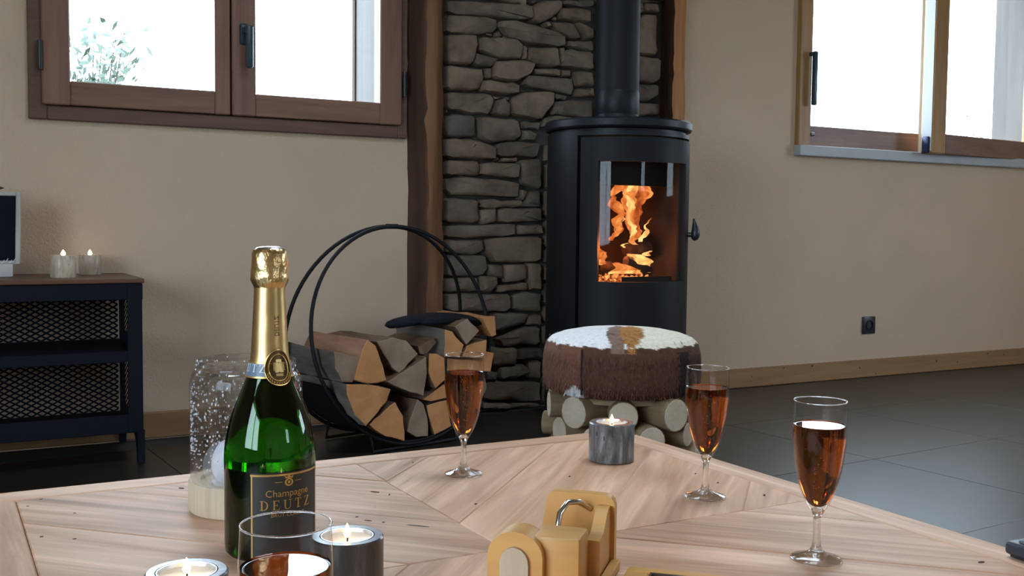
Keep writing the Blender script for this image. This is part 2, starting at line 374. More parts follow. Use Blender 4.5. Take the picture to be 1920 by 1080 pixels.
MT['barkgrey'] = wood('grey_bark', (.11, .092, .075, 1), (.29, .25, .21, 1), 'Y', .8, .9, .15, .6, ring=.3)
MT['splitpink'] = wood('split_pink_wood', (.24, .11, .06, 1), (.42, .23, .14, 1), 'Y', .8, .8, .1, .4, ring=.4)
MT['splitbrown'] = wood('split_brown_wood', (.10, .055, .03, 1), (.22, .13, .075, 1), 'Y', .8, .85, .1, .4, ring=.4)
MT['tablewood'] = wood('reclaimed_oak', (.52, .27, .145, 1), (.95, .615, .415, 1), 'X', 1.35, .52, .16, .3, streak=(.33, .175, .095, 1), ring=.42, spec=.22)
MT['tableleg'] = wood('reclaimed_oak_leg', (.30, .17, .10, 1), (.50, .32, .2, 1), 'Z', .7, .55, .1, .12)

# ------------------------------------------------------------------ setting
X0, X1, Y0, Y1, HH = ROOM['x0'], ROOM['x1'], ROOM['y0'], ROOM['y1'], ROOM['h']
def wall_with_holes(name, a0, a1, z0, z1, holes, fn, mat):
    """cells of a wall around its openings; fn(a0,a1,z0,z1) -> box limits"""
    xs = sorted({a0, a1} | {h[0] for h in holes} | {h[1] for h in holes}); zs = sorted({z0, z1} | {h[2] for h in holes} | {h[3] for h in holes})
    m = MB()
    for i in range(len(xs)-1):
        for j in range(len(zs)-1):
            cx, cz = (xs[i]+xs[i+1])/2, (zs[j]+zs[j+1])/2
            if any(h[0] < cx < h[1] and h[2] < cz < h[3] for h in holes): continue
            m.box(*fn(xs[i], xs[i+1], zs[j], zs[j+1]))
    return tag(m.build(name, mat), kind='structure')
wall_with_holes('wall_back', X0-.2, X1+.2, -.1, HH+.1, OPEN_BACK, lambda a, b, c, d: (a, b, Y1, Y1+.32, c, d), MT['plaster'])
wall_with_holes('wall_rear', X0-.2, X1+.2, -.1, HH+.1, OPEN_REAR_ADDED, lambda a, b, c, d: (a, b, Y0-.2, Y0, c, d), MT['plaster'])
wall_with_holes('wall_right', Y0, Y1, -.1, HH+.1, OPEN_RIGHT_ADDED, lambda a, b, c, d: (X1, X1+.2, a, b, c, d), MT['plaster'])
wall_with_holes('wall_left', Y0, Y1, -.1, HH+.1, OPEN_LEFT, lambda a, b, c, d: (X0-.2, X0, a, b, c, d), MT['plaster'])
wall_with_holes('ceiling', X0, X1, Y0, Y1, OPEN_ROOF_ADDED, lambda a, b, c, d: (a, b, c, d, HH, HH+.2), MT['ceiling'])
fl = tag(MB().box(X0, X1, Y0, Y1, -.1, -.006).build('floor', MT['grout']), kind='structure')
# floor tiles: slightly turned grid, one object each
TS = .64; rotT = R(3.6); tm = None
ca, sa = math.cos(rotT), math.sin(rotT)
for i in range(-8, 12):
    for j in range(-11, 5):
        u, w = (i+.5)*TS, (j+.5)*TS
        cx, cy = .63+u*ca-w*sa, 2.81+u*sa+w*ca     # grid corner on the joint seen beside the cabinet
        if not (X0-.1 < cx < X1+.1 and Y0-.1 < cy < Y1+.1): continue
        if tm is None:
            tm = MB().box(-TS/2+.0009, TS/2-.0009, -TS/2+.0009, TS/2-.0009, -.009, 0, .0008).build('tile', MT['tile'], fl); o = tm
        else:
            o = tm.copy(); COL.objects.link(o)
        o.location = (cx, cy, 0); o.rotation_euler = (0, 0, rotT)
for nm, a, b in (('baseboard_left', X0, 1.55), ('baseboard_right', 2.80, X1)):
    bb_ = tag(MB().box(a, b, Y1-.018, Y1, .001, .087, .003).build(nm, MT['pine']), kind='structure')
MT['knot'] = plain('pine_knot', (.085, .038, .016, 1), .6)
for (x, y, w) in ((1523, 686, .011), (1612, 690, .008), (1642, 701, .006), (1756, 677, .010), (1795, 679, .007), (1852, 663, .008), (1882, 665, .006), (1594, 679, .005), (1470, 690, .006), (1410, 706, .005)):
    p = at_y(x, y, Y1-.018); z_ = min(.082, max(.006, p.z)); m = MB().lathe([(0, -.001), (w*.6, -.001), (w*.5, .0004), (0, .0006)], 12)
    m.v = [Vector((p.x+v.x*1.2, Y1-.018-v.z, z_+v.y)) for v in m.v]; m.build('knot', MT['knot'], bb_)

# exterior ground and shrubs
tag(MB().box(-30, 30, -30, 40, -.5, -.3).build('ground_outside', MT['grass']), kind='structure')
def shrub(name, label, base, h, spread, nleaf, nbr, ls, seed):
    rg = random.Random(seed); t = thing(name, label, 'shrub', base)
    br = MB(); lf = MB(); b0 = Vector(base)
    for k in range(nbr):
        a = rg.uniform(0, 2*PI); l = h*rg.uniform(.6, 1.0); p = [b0]; d = Vector((math.cos(a)*spread*rg.uniform(.3, 1), math.sin(a)*spread*rg.uniform(.3, 1), l))
        for q in range(1, 6):
            f = q/5; p.append(b0 + Vector((d.x*f**1.3, d.y*f**1.3, d.z*f)) + Vector((rg.gauss(0, .02), rg.gauss(0, .02), 0)))
        br.tube(p, [.014*(1-.17*i) for i in range(6)], 5)
        for q in range(nleaf//nbr):
            i = rg.randint(1, 4); f = rg.random(); c = p[i].lerp(p[i+1], f) + Vector((rg.gauss(0, .09), rg.gauss(0, .09), rg.gauss(0, .09)))
            u = Vector((rg.gauss(0, 1), rg.gauss(0, 1), rg.gauss(0, 1))).normalized(); w = u.orthogonal().normalized()
            s = ls*rg.uniform(.6, 1.3); lf.add([c-u*s, c+w*s*.45+u*s*.1, c+u*s, c-w*s*.45+u*s*.1], [[0, 1, 2, 3]])
    br.build('branches', MT['twig'], t); lf.build('foliage', MT['leaf'], t, fix=False)
p = at_y(150, 150, 6.6); shrub('garden_shrub', 'green leafy shrub outside the left window', (p.x-.02, 6.6, -.3), 2.12, .50, 4200, 22, .034, 3)
p = at_y(1800, 210, 6.2); shrub('garden_shrub', 'sparse twiggy shrub outside the right window', (p.x, 6.2, -.3), 2.3, .45, 420, 12, .02, 5)

# ---- left window (two casements)
w1 = thing('window_1', None, None, (.91, Y1, 1.04), kind='structure')
m = MB(); A0, A1, Z0, Z1 = .272, 1.548, 1.040, 2.20
m.box(A0, .325, Y1-.022, Y1+.07, Z0, Z1, .003).box(1.512, A1, Y1-.022, Y1+.07, Z0, Z1, .003).box(.325, 1.512, Y1-.022, Y1+.07, Z0, 1.085, .003).box(.325, 1.512, Y1-.022, Y1+.07, 2.15, Z1, .003)
m.box(.86, .94, Y1+.026, Y1+.07, 1.085, 2.15, .002).box(.325, 1.512, Y1+.026, Y1+.07, 1.085, 1.115, .002)
m.build('window_frame', MT['frameouter'], w1)
def casement(par, x0, x1, z0, z1, gx0, gx1, gz0, gz1, y0, y1, mz, mx, name='casement'):
    s = MB().box(x0, gx0, y0, y1, z0, z1, .004).box(gx1, x1, y0, y1, z0, z1, .004).build(name, mz, par)
    MB().box(gx0, gx1, y0+.002, y1-.002, z0+.001, gz0, .003).box(gx0, gx1, y0+.002, y1-.002, gz1, z1-.001, .003).build('rail', mx, s)
    MB().box(gx0-.005, gx1+.005, (y0+y1)/2-.002, (y0+y1)/2+.002, gz0-.005, gz1+.005).build('pane', MT['pane'], s)
    return s
YC0, YC1 = Y1-.040, Y1+.025
s1 = casement(w1, .310, .893, 1.086, 2.16, .392, .842, 1.163, 2.08, YC0, YC1, MT['framewoodZ'], MT['framewood'])
s2 = casement(w1, .899, 1.520, 1.086, 2.16, .980, 1.434, 1.163, 2.08, YC0, YC1, MT['framewoodZ'], MT['framewood'])
hz0, hz1 = at_y(460, 125, YC0-.03).z, at_y(457, 45, YC0-.01).z
hx = at_y(457, 60, YC0).x
h = MB().box(hx-.014, hx+.014, YC0-.010, YC0, hz1-.068, hz1+.002, .006, 2)
h.box(hx-.008, hx+.012, YC0-.040, YC0-.004, hz1-.035, hz1-.010, .005, 2).box(hx-.004, hx+.020, YC0-.052, YC0-.034, hz0-.005, hz1-.008, .006, 2)
h.build('window_handle', MT['handle'], s2, 40)
for par, xx in ((s1, .305), (s2, 1.528)):
    MB().lathe([(0, 0), (.008, 0), (.008, .09), (0, .09)], 12, (xx, YC0-.004, at_y(70, 130, YC0).z)).build('hinge', MT['blackplastic'], par, 40)
# outside reveal lining
MT['reveal'] = wood('weathered_reveal', (.075, .066, .062, 1), (.11, .10, .095, 1), 'Z', 1, .7, .02, .1, ring=.15)
rvx = at_y(667, 100, Y1+.318).x
MB().box(rvx+.002, 1.535, Y1+.071, Y1+.318, 1.05, 2.18).box(.285, .30, Y1+.071, Y1+.318, 1.05, 2.18).build('reveal_lining', MT['reveal'], w1)
MB().box(rvx-.004, rvx+.006, Y1+.319, Y1+.35, 1.05, 2.18).build('reveal_edge', MT['twig'], w1)

# ---- right window: fixed sash on the left, second sash swung slightly into the room
w2 = thing('window_2', None, None, (4.4, Y1, 1.06), kind='structure')
jx0, jx1 = at_y(1500, 150, 3.595).x, at_y(1522, 150, 3.595).x
MB().box(jx0, jx1, 3.592, Y1+.07, 1.108, 2.24, .003).box(jx1, 5.36, 3.60, Y1+.07, 2.17, 2.24, .003).box(5.30, 5.36, 3.60, Y1+.07, 1.108, 2.17, .003).build('window_frame', MT['honey'], w2)
MB().box(jx0-.005, 5.42, 3.575, Y1+.02, 1.060, 1.109, .003).build('window_sill', MT['grey_sill'], w2)
g1 = at_y(1716, 200, 3.66).x
s = MB().box(jx1-.02, jx1+.004, 3.632, 3.69, 1.109, 2.17, .002).box(g1, g1+.05, 3.632, 3.69, 1.109, 2.17, .003).build('fixed_sash', MT['grey_sill'], w2)
zr = at_y(1620, 243, 3.632).z
MB().box(jx1+.004, g1, 3.634, 3.688, 1.110, zr, .003).box(jx1+.004, g1, 3.634, 3.688, 2.11, 2.169, .003).build('rail', MT['framewood'], s)
MB().box(jx1, g1+.004, 3.660, 3.664, zr-.004, 2.115).build('pane', MT['pane'], s)
p0, p1 = at_y(1525, 197, 3.56), at_y(1525, 95, 3.56)
MB().box(p0.x-.002, p0.x+.020, 3.555, 3.575, p0.z, p1.z, .005, 2).box(p0.x-.004, p0.x+.014, 3.57, 3.594, p1.z-.02, p1.z-.002, .004).build('window_handle', MT['handle'], w2, 40)
p0 = at_y(1522, 251, 3.60); MB().box(p0.x-.004, p0.x+.024, 3.600, 3.632, p0.z-.009, p0.z+.009, .004).build('latch_pin', MT['blackplastic'], w2)
# swung sash, built in its own frame then turned about the hinge
hinge = Vector((5.295, 3.60, 0)); cl = at_y(1752, 200, 3.50); ang = math.atan2(hinge.y-.0-cl.y, hinge.x-cl.x); wdt = math.hypot(hinge.x-cl.x, hinge.y-cl.y)
def turned(mb):
    for i, v in enumerate(mb.v):
        c, s_ = math.cos(ang), math.sin(ang)
        mb.v[i] = Vector((hinge.x + v.x*c - v.y*s_, hinge.y + v.x*s_ + v.y*c, v.z))
    return mb
sz0 = at_y(1752, 287, 3.50).z; st = wdt-(.118); gz = at_y(1790, 252, 3.50).z
sw = turned(MB().box(-wdt, -wdt+.105, 0, .07, sz0, 2.16, .004).box(-.10, 0, 0, .07, sz0, 2.16, .004)).build('open_sash', MT['honey'], w2)
turned(MB().box(-wdt+.105, -.10, .002, .068, sz0+.001, gz, .003).box(-wdt+.105, -.10, .002, .068, 2.06, 2.159, .003)).build('rail', MT['framewood'], sw)
turned(MB().box(-wdt+.10, -.095, .033, .037, gz-.005, 2.065)).build('pane', MT['pane'], sw)
turned(MB().box(-wdt-.004, -wdt+.001, .008, .062, sz0+.012, 2.15, .001)).build('lit_edge', MT['grey_sill'], sw)  # pale strip standing in for daylight on the sash's left edge
turned(MB().box(-wdt-.012, -wdt-.003, .016, .056, sz0+.0, sz0+.082, .006, 2)).build('lock_keep', plain('dark_blue_metal', (.02, .03, .07, 1), .3, metal=.5), sw, 40)
MB().box(5.315, 5.338, Y1+.071, Y1+.318, 1.08, 2.2).build('reveal_panel', MT['reveal'], w2)

# simple casements of the unseen windows; rear and right ones added for daylight
def side_window(name, x0, x1, z0, z1, along, pos):
    t = thing(name, None, None, ((x0+x1)/2, pos, z0) if along == 'X' else (pos, (x0+x1)/2, z0), kind='structure')
    def bx(mb, a, b, c, d, t0=-.03, t1=.03): return mb.box(a, b, pos+t0, pos+t1, c, d, .003) if along == 'X' else mb.box(pos+t0, pos+t1, a, b, c, d, .003)
    mm = MB(); f = .07; mid = (x0+x1)/2
    bx(mm, x0, x0+f, z0, z1); bx(mm, x1-f, x1, z0, z1); bx(mm, x0+f, x1-f, z0, z0+f); bx(mm, x0+f, x1-f, z1-f, z1); bx(mm, mid-.05, mid+.05, z0+f, z1-f)
    mm.build('window_frame', MT['framewoodZ'], t)
    bx(MB(), x0+f, mid-.05, z0+f, z1-f, -.002, .002).build('pane', MT['pane'], t); bx(MB(), mid+.05, x1-f, z0+f, z1-f, -.002, .002).build('pane', MT['pane'], t)
n = 3
for (a, b, c, d) in OPEN_REAR_ADDED: side_window('window_%d' % n, a, b, c, d, 'X', Y0-.08); n += 1
for (a, b, c, d) in OPEN_RIGHT_ADDED: side_window('window_%d' % n, a, b, c, d, 'Y', X1+.08); n += 1
for (a, b, c, d) in OPEN_LEFT: side_window('window_%d' % n, a, b, c, d, 'Y', X0-.08); n += 1

for (a, b, c, d) in OPEN_ROOF_ADDED:  # frame and pane of the added roof window
    rw = thing('window_%d' % n, None, None, ((a+b)/2, (c+d)/2, HH), kind='structure')
    MB().box(a, a+.05, c, d, HH+.08, HH+.16, .003).box(b-.05, b, c, d, HH+.08, HH+.16, .003).box(a+.05, b-.05, c, c+.05, HH+.08, HH+.16, .003).box(a+.05, b-.05, d-.05, d, HH+.08, HH+.16, .003).build('window_frame', MT['framewood'], rw)
    MB().box(a+.05, b-.05, c+.05, d-.05, HH+.118, HH+.122).build('pane', MT['pane'], rw)

# ---- timber posts beside the stone panel
def timber(name, label, foot, zt, wane_l, seed, fm):
    """foot: back-left, front-left, front-right, back-right (x,y); wane: split share of the left face"""
    rg = random.Random(seed); bl, fl_, fr, br = foot
    t = thing(name, label, 'post', ((fl_[0]+fr[0])/2, Y1, 0))
    n = 60; V = []; a = MB(); b = MB(); off = [0]*6
    rows = []
    for i in range(n+1):
        z = zt*i/n
        off = [o*.82+rg.gauss(0, .0022) for o in off]
        rows.append([(bl[0]+off[0]*.5, bl[1], z), (fl_[0]+off[1]*1.6, fl_[1]+.012+off[5]*.5, z), (fl_[0]+.006+off[1]*1.6, fl_[1], z), (fr[0]-.010+off[2], fr[1], z), (fr[0]+off[2], fr[1]+.012, z), (br[0]+off[4]*.5, br[1], z)])
    for i in range(n):
        p, q = rows[i], rows[i+1]
        a.add([p[2], p[3], q[3], q[2]], [[0, 1, 2, 3]])
        a.add([p[3], p[4], q[4], q[3]], [[0, 1, 2, 3]])
        b.add([p[0], p[1], q[1], q[0]], [[0, 1, 2, 3]])
        b.add([p[1], p[2], q[2], q[1]], [[0, 1, 2, 3]])
        b.add([p[4], p[5], q[5], q[4]], [[0, 1, 2, 3]]); b.add([p[5], p[0], q[0], q[5]], [[0, 1, 2, 3]])
    for mm in (a, b):
        bm = bmesh.new(); vs = [bm.verts.new(v) for v in mm.v]; bm.verts.ensure_lookup_table()
        for f in mm.f: bm.faces.new([vs[i] for i in f])
        bmesh.ops.remove_doubles(bm, verts=bm.verts, dist=1e-5); mm.v = []; mm.f = []; mm.bmadd(bm)
    a.build('planed_face', fm, t, 60); b.build('wane', MT['postbark'], t, 60)
timber('timber_post', 'rough brown timber post between the left window and the stones', ((1.556, Y1), (1.586, 3.52), (1.660, 3.52), (1.702, Y1)), HH, .5, 11, MT['post'])
timber('timber_post', 'orange timber post right of the stove pipe', ((2.712, Y1), (2.702, 3.52), (2.782, 3.52), (2.800, Y1)), HH, .5, 12, MT['posthoney'])

# ---- stone panel: every stone its own piece
ws = tag(MB().box(1.68, 2.72, 3.606, Y1, 0, HH).build('wall_stone', MT['mortar']), kind='structure')
YS = 3.575
ZA = lambda pts: [(760+x/2.7, y/2.7) for x, y in pts]
ZB = lambda pts: [(820+x/2.7, 380+y/2.7) for x, y in pts]
ZC = lambda pts: [(980+x/3.376, y/3.376) for x, y in pts]
ST = [ZA(q) for q in [
 [(207,0),(330,0),(640,30),(650,90),(620,103),(213,62)], [(207,70),(330,73),(470,96),(478,140),(455,165),(380,175),(210,162)],
 [(480,106),(560,103),(700,138),(812,185),(812,230),(770,238),(600,217),(520,184),(480,138)], [(642,30),(700,0),(800,0),(800,50),(740,95),(690,115),(650,108)],
 [(206,170),(362,175),(368,235),(340,327),(208,324)], [(372,183),(560,198),(598,233),(590,297),(480,298),(372,255)], [(352,262),(480,297),(445,338),(343,330)],
 [(597,228),(620,235),(617,302),(592,298)], [(625,238),(770,240),(778,337),(700,340),(626,302)], [(206,330),(400,346),(405,400),(385,457),(206,455)],
 [(410,338),(443,340),(441,400),(407,397)], [(448,308),(600,303),(664,318),(642,370),(560,414),(445,397)], [(650,350),(700,342),(780,352),(785,387),(658,374)],
 [(393,402),(560,420),(584,435),(577,474),(480,477),(388,457)], [(206,463),(440,470),(462,500),(442,574),(330,577),(206,545)], [(465,505),(505,496),(532,530),(532,592),(448,580)],
 [(550,490),(610,463),(757,463),(757,520),(690,607),(538,582)], [(205,590),(260,572),(362,585),(367,692),(207,692)], [(369,588),(592,600),(607,682),(580,707),(450,724),(383,692)],
 [(596,610),(692,618),(687,657),(600,650)], [(606,657),(650,655),(677,680),(667,712),(608,710)], [(468,730),(560,712),(690,722),(680,797),(463,792)],
 [(204,703),(340,700),(462,745),(460,810),(204,797)], [(205,810),(372,813),(387,850),(377,892),(205,887)], [(383,822),(582,826),(577,907),(383,887)],
 [(584,808),(690,800),(690,958),(600,932)], [(204,903),(340,893),(582,923),(577,1002),(240,987),(204,962)], [(585,958),(614,963),(602,1012),(580,1010)],
 [(618,968),(690,963),(690,1040),(605,1042)], [(383,1008),(602,1013),(602,1042),(470,1057),(385,1052)],
 [(455,484),(495,490),(480,500),(460,502)], [(510,487),(547,490),(543,505),(520,508)], [(415,166),(452,166),(448,182),(422,180)], [(460,160),(480,152),(500,180),(460,190)],
 [(500,178),(545,190),(540,198),(498,194)], [(580,452),(618,457),(612,466),(582,466)], [(640,0),(672,0),(668,16),(645,18)], [(703,112),(730,105),(742,135),(720,138)], [(755,78),(780,78),(778,106),(758,98)],
 [(755,524),(812,505),(812,582),(750,577)], [(715,592),(812,590),(812,627),(700,642)], [(785,238),(812,235),(812,337),(785,337)], [(465,795),(488,793),(486,812),(466,814)], [(490,795),(575,800),(570,818),(492,816)],
 [(290,890),(330,893),(325,902),(292,898)], [(206,548),(225,552),(224,572),(206,570)],
]] + [ZC(q) for q in [
 [(235,55),(330,46),(437,66),(432,140),(330,133),(240,115)], [(180,138),(330,135),(392,240),(320,252),(210,187)], [(345,138),(452,173),(452,247),(395,247)], [(265,0),(452,0),(452,40),(380,55),(270,30)],
 [(290,256),(452,260),(452,322),(380,320),(290,292)], [(235,318),(300,308),(452,328),(452,447),(310,432),(235,417)], [(243,438),(312,448),(302,489),(243,482)], [(330,448),(452,453),(452,547),(335,547)],
 [(8,542),(40,473),(322,493),(337,547),(320,607),(230,587)], [(340,558),(452,553),(452,617),(335,614)], [(205,590),(287,610),(272,634),(205,627)], [(200,640),(330,633),(452,630),(452,752),(210,727)], [(150,745),(200,730),(452,755),(452,790),(160,800)],
 [(718,8),(765,13),(770,72),(718,107)], [(772,18),(862,23),(862,82),(774,77)], [(718,0),(872,0),(872,12),(770,8)], [(718,132),(790,83),(862,86),(857,357),(718,337)], [(716,343),(870,373),(864,502),(820,532),(716,510)],
 [(716,530),(852,535),(857,602),(790,642),(716,637)], [(716,645),(872,655),(867,727),(716,737)], [(716,740),(852,740),(857,790),(716,790)],
]] + [[(836,371), (898, 373), (902, 415), (885, 420), (836, 416)]] + [ZB(q) for q in [
 [(225,33),(310,28),(314,95),(235,112),(222,90)], [(316,28),(530,23),(530,97),(318,104)], [(220,0),(530,0),(530,20),(230,25)], [(43,113),(400,106),(397,162),(190,182),(43,172)], [(403,113),(530,110),(530,162),(405,164)],
 [(43,188),(240,186),(247,240),(200,270),(48,257)], [(250,183),(400,170),(530,168),(530,302),(290,307),(260,262)], [(43,263),(250,266),(262,332),(240,372),(43,377)], [(263,313),(337,316),(340,387),(310,392),(266,367)],
 [(343,313),(452,308),(454,382),(400,407),(343,402)], [(455,303),(530,308),(530,452),(470,442)], [(43,383),(215,376),(227,452),(43,457)], [(220,373),(302,373),(310,410),(280,454),(230,452)], [(308,423),(462,401),(467,442),(308,457)],
 [(43,463),(210,463),(372,463),(374,532),(350,552),(200,552),(43,545)], [(383,473),(440,453),(530,456),(530,557),(383,542)], [(283,558),(462,558),(442,612),(320,652),(288,652)], [(460,573),(530,568),(530,622),(448,622)],
 [(298,692),(440,628),(530,628),(530,717),(320,727)], [(273,733),(402,736),(402,822),(273,827)], [(408,743),(530,738),(530,792),(408,797)], [(248,858),(312,860),(307,902),(248,902)], [(318,833),(452,820),(472,860),(400,892),(318,892)],
 [(460,798),(530,798),(530,892),(472,892)], [(238,908),(530,903),(530,1012),(238,1002)], [(228,1010),(372,1020),(362,1047),(228,1047)], [(380,1018),(530,1016),(530,1050),(378,1048)],
]]
rs = random.Random(4)
def stone(poly, seed):
    """poly: list of (x,z) on the wall; rounded slab with a rough, uneven face"""
    rg = random.Random(seed); n = len(poly); pts = []
    for i in range(n):                                      # resample + cut the corners a little
        a, b = Vector(poly[i]), Vector(poly[(i+1) % n]); L = (b-a).length; k = max(2, min(5, int(L/.035)+1))
        for q in range(k):
            f = .10+.80*q/(k-1); pts.append(a.lerp(b, f) + Vector((rg.gauss(0, .0016), rg.gauss(0, .0016))))
    c = sum(pts, Vector((0, 0)))/len(pts); n = len(pts)
    sz = min(max(p.x for p in pts)-min(p.x for p in pts), max(p.y for p in pts)-min(p.y for p in pts))
    yf = YS - rg.uniform(.0, .022)*min(1, sz/.05) + (.012 if sz < .02 else 0); tx, tz = rg.gauss(0, .05), rg.gauss(0, .06)
    V = []; F = []
    dep = [(0, 3.612), (.0025, yf+.010), (min(.009, sz*.16), yf+.001)]
    ins = [(p-c).length for p in pts]
    for (d, y) in dep:
        for p, l in zip(pts, ins):
            q = c + (p-c)*max(.2, 1-d/max(l, .004)); V.append((q.x, y if y > 3.61 else y+tx*(q.x-c.x)+tz*(q.y-c.y)+rg.gauss(0, .0008), q.y))
    for p in pts:
        q = c + (p-c)*.5; V.append((q.x, yf-.003+tx*(q.x-c.x)+tz*(q.y-c.y)+rg.gauss(0, .0022), q.y))
    V.append((c.x, yf-.004+rg.gauss(0, .002), c.y))
    for r_ in range(3):
        for i in range(n):
            j = (i+1) % n; F.append([r_*n+i, r_*n+j, r_*n+n+j, r_*n+n+i])
    for i in range(n): F.append([3*n+i, 3*n+(i+1) % n, 4*n])
    mm = MB(); mm.add([(x-c.x, y, z-c.y) for x, y, z in V], F); o = mm.build('stone', MT['stone'], ws, 45, world=False)
    o.location = (c.x, 0, c.y)
def px_stone(q):
    return [(lambda p: (p.x, p.z))(at_y(x, y, YS-.008)) for x, y in q]
for i, q in enumerate(ST):
    pw = px_stone(q)
    cx_ = sum(p[0] for p in pw)/len(pw); cz_ = sum(p[1] for p in pw)/len(pw)
    pw = [(min(2.712, max(1.690, cx_+(p[0]-cx_)*1.0)), max(.004, p[1])) for p in pw]
    stone(pw, 100+i)
def courses(xa, xb, za, zb, seed):
    rg = random.Random(seed); z = za
    while z < zb-.02:
        hgt = min(rg.uniform(.06, .12), zb-z)
        if zb-(z+hgt) < .035: hgt = zb-z
        x = xa
        while x < xb-.02:
            l = min(rg.uniform(.10, .26), xb-x)
            if xb-(x+l) < .06: l = xb-x
            g = .004; stone([(x+g, z+g), (x+l-g, z+g+rg.gauss(0, .003)), (x+l-g, z+hgt-g), (x+g, z+hgt-g+rg.gauss(0, .003))], rg.randint(0, 10**6)); x += l
        z += hgt
courses(1.69, 2.05, 1.58, HH, 21); courses(2.05, 2.40, 1.625, HH, 24); courses(2.40, 2.71, 1.67, HH, 25)   # above the frame
courses(2.40, 2.575, 1.055, 1.665, 26)      # behind the flue pipe
courses(2.135, 2.71, .005, 1.05, 22)        # behind the stove
courses(1.69, 1.862, .005, .385, 23)        # behind the log basket

# ---- wall socket
c = at_y(1627, 609.5, Y1); t = thing('wall_socket', 'black square wall socket above the right skirting board', 'socket', (c.x, Y1, c.z))
MB().box(c.x-.043, c.x+.043, Y1-.010, Y1, c.z-.043, c.z+.043, .004, 2).build('plate', MT['blackplastic'], t, 40)
m = MB(); m.lathe([(.021, 0), (.0235, .001), (.0235, .004), (.021, .004), (.0195, -.006), (0, -.006)], 24); m.v = [Vector((c.x+v.x, Y1-.0105-v.z, c.z+v.y)) for v in m.v]; m.build('socket_well', plain('gloss_black', (.01, .01, .012, 1), .2), t, 40)

# ------------------------------------------------------------------ stove
SC = Vector((2.21, 3.19)); ST0 = R(-8)
t = thing('wood_stove', 'round black wood stove with curved glass door and flue pipe', 'stove', (SC.x, SC.y, 0))
RB = .258
m = MB().arc(RB-.02, RB, R(56)+ST0, R(300.5)+ST0, .03, 1.052, SC, 60)
m.arc(RB-.02, RB, R(-60)+ST0, R(60)+ST0, 1.038, 1.052, SC, 30)
m.arc(RB-.02, RB-.002, R(-58)+ST0, R(58)+ST0, .03, .285, SC, 30)
m.build('body', MT['steel'], t, 30)
MB().lathe([(0, .002), (RB-.02, .002), (RB-.02, .032), (0, .032)], 48, (SC.x, SC.y, 0)).build('plinth', MT['steelmatt'], t, 30)
MB().lathe([(0, 1.053), (RB-.012, 1.053), (RB-.012, 1.062), (RB+.006, 1.066), (RB+.010, 1.072), (RB+.010, 1.094), (RB+.006, 1.100), (0, 1.100)], 72, (SC.x, SC.y, 0)).build('top_plate', MT['steel'], t, 30)
# firebox: lining, hearth, throat plate
m = MB().arc(.222, .232, R(50)+ST0, R(310)+ST0, .50, 1.04, SC, 40); m.lathe([(0, .505), (.232, .505), (.232, .525), (0, .525)], 40, (SC.x, SC.y, 0)); m.lathe([(0, 1.03), (.232, 1.03), (.232, 1.045), (0, 1.045)], 40, (SC.x, SC.y, 0))
m.build('firebox_lining', MT['firebrick'], t, 40)
ZT = at_y(1190, 349, 3.14).z
MB().box(SC.x-.19, SC.x+.19, 3.10, 3.118, ZT, 1.03).build('throat_plate', MT['steelmatt'], t)
MB().box(SC.x-.105, SC.x+.105, 2.992, 3.002, .526, .548).build('log_guard', MT['steelmatt'], t)
# door
D0, D1, G0, G1 = R(-56)+ST0, R(55)+ST0, R(-41)+ST0, R(41)+ST0
RD = RB+.004
dr = MB().arc(RD-.024, RD, D0, G0, .300, 1.030, SC, 8).arc(RD-.024, RD, G1, D1, .300, 1.030, SC, 8).arc(RD-.024, RD, G0, G1, .300, .532, SC, 24).arc(RD-.024, RD, G0, G1, .948, 1.030, SC, 24).build('door', MT['steelmatt'], t, 30)
MB().arc(RD-.013, RD-.009, G0-.01, G1+.01, .525, .955, SC, 30).build('glass_pane', MT['stovepane'], dr, 40)
ha = D1-R(3); hp = Vector((SC.x+math.sin(ha)*RD, SC.y-math.cos(ha)*RD, 0)); hd = Vector((math.sin(ha), -math.cos(ha), 0))
hz = at_y(1290, 440, hp.y).z
m = MB().tube([hp+Vector((0, 0, hz)), hp+hd*.022+Vector((0, 0, hz))], .009, 10)
m.tube([hp+hd*q+Vector((0, 0, hz+w)) for q, w in ((.019, -.019), (.024, -.012), (.027, 0), (.027, .018), (.024, .04), (.020, .058))], [.006, .014, .017, .014, .008, .003], 12)
m.build('handle', MT['blackplastic'], dr, 60)
pr = .0805; pc = at_depth(1153, 150, 3.96); 
pcx, pcy = SC.x+.006, SC.y+.02
fp = MB().lathe([(pr, 1.10), (pr, HH+.02)], 48, (pcx, pcy, 0)).build('flue_pipe', MT['steelmatt'], t, 60)
MB().lathe([(pr, 1.10), (pr+.002, 1.103), (pr+.002, 1.128), (pr+.0005, 1.131), (pr+.0005, 1.133), (pr+.002, 1.136), (pr+.002, 1.212), (pr+.0005, 1.216), (pr, 1.218)], 48, (pcx, pcy, 0)).build('collar', MT['steel'], fp, 40)

# fire: logs, embers, flames
def firelog(name, label, a, b, r, mat):
    a, b = Vector(a), Vector(b); tt = thing(name, label, 'log', a, group='logs burning in the stove')
    rg = random.Random(int(r*9999)); pts = [a.lerp(b, i/6)+Vector((0, 0, rg.gauss(0, .003))) for i in range(7)]
    MB().tube(pts, [r*rg.uniform(.85, 1.1) for _ in pts], 9).build('charred_wood', mat, tt, 50)
YF = 3.15
q = lambda x, y, Y=YF: at_y(1100+x/4.5, 300+y/4.5, Y)
firelog('burning_log', 'charred log lying slanted on the embers at right in the stove', q(330, 850, 3.10), q(530, 940, 3.10), .020, MT['charred'])
firelog('burning_log', 'charred log upright-leaning under the tall flame in the stove', q(330, 760, 3.20), q(520, 735, 3.20), .030, MT['charred'])
firelog('burning_log', 'short charred log at the left edge of the embers in the stove', q(80, 905, 3.18), q(210, 900, 3.22), .022, MT['charred'])
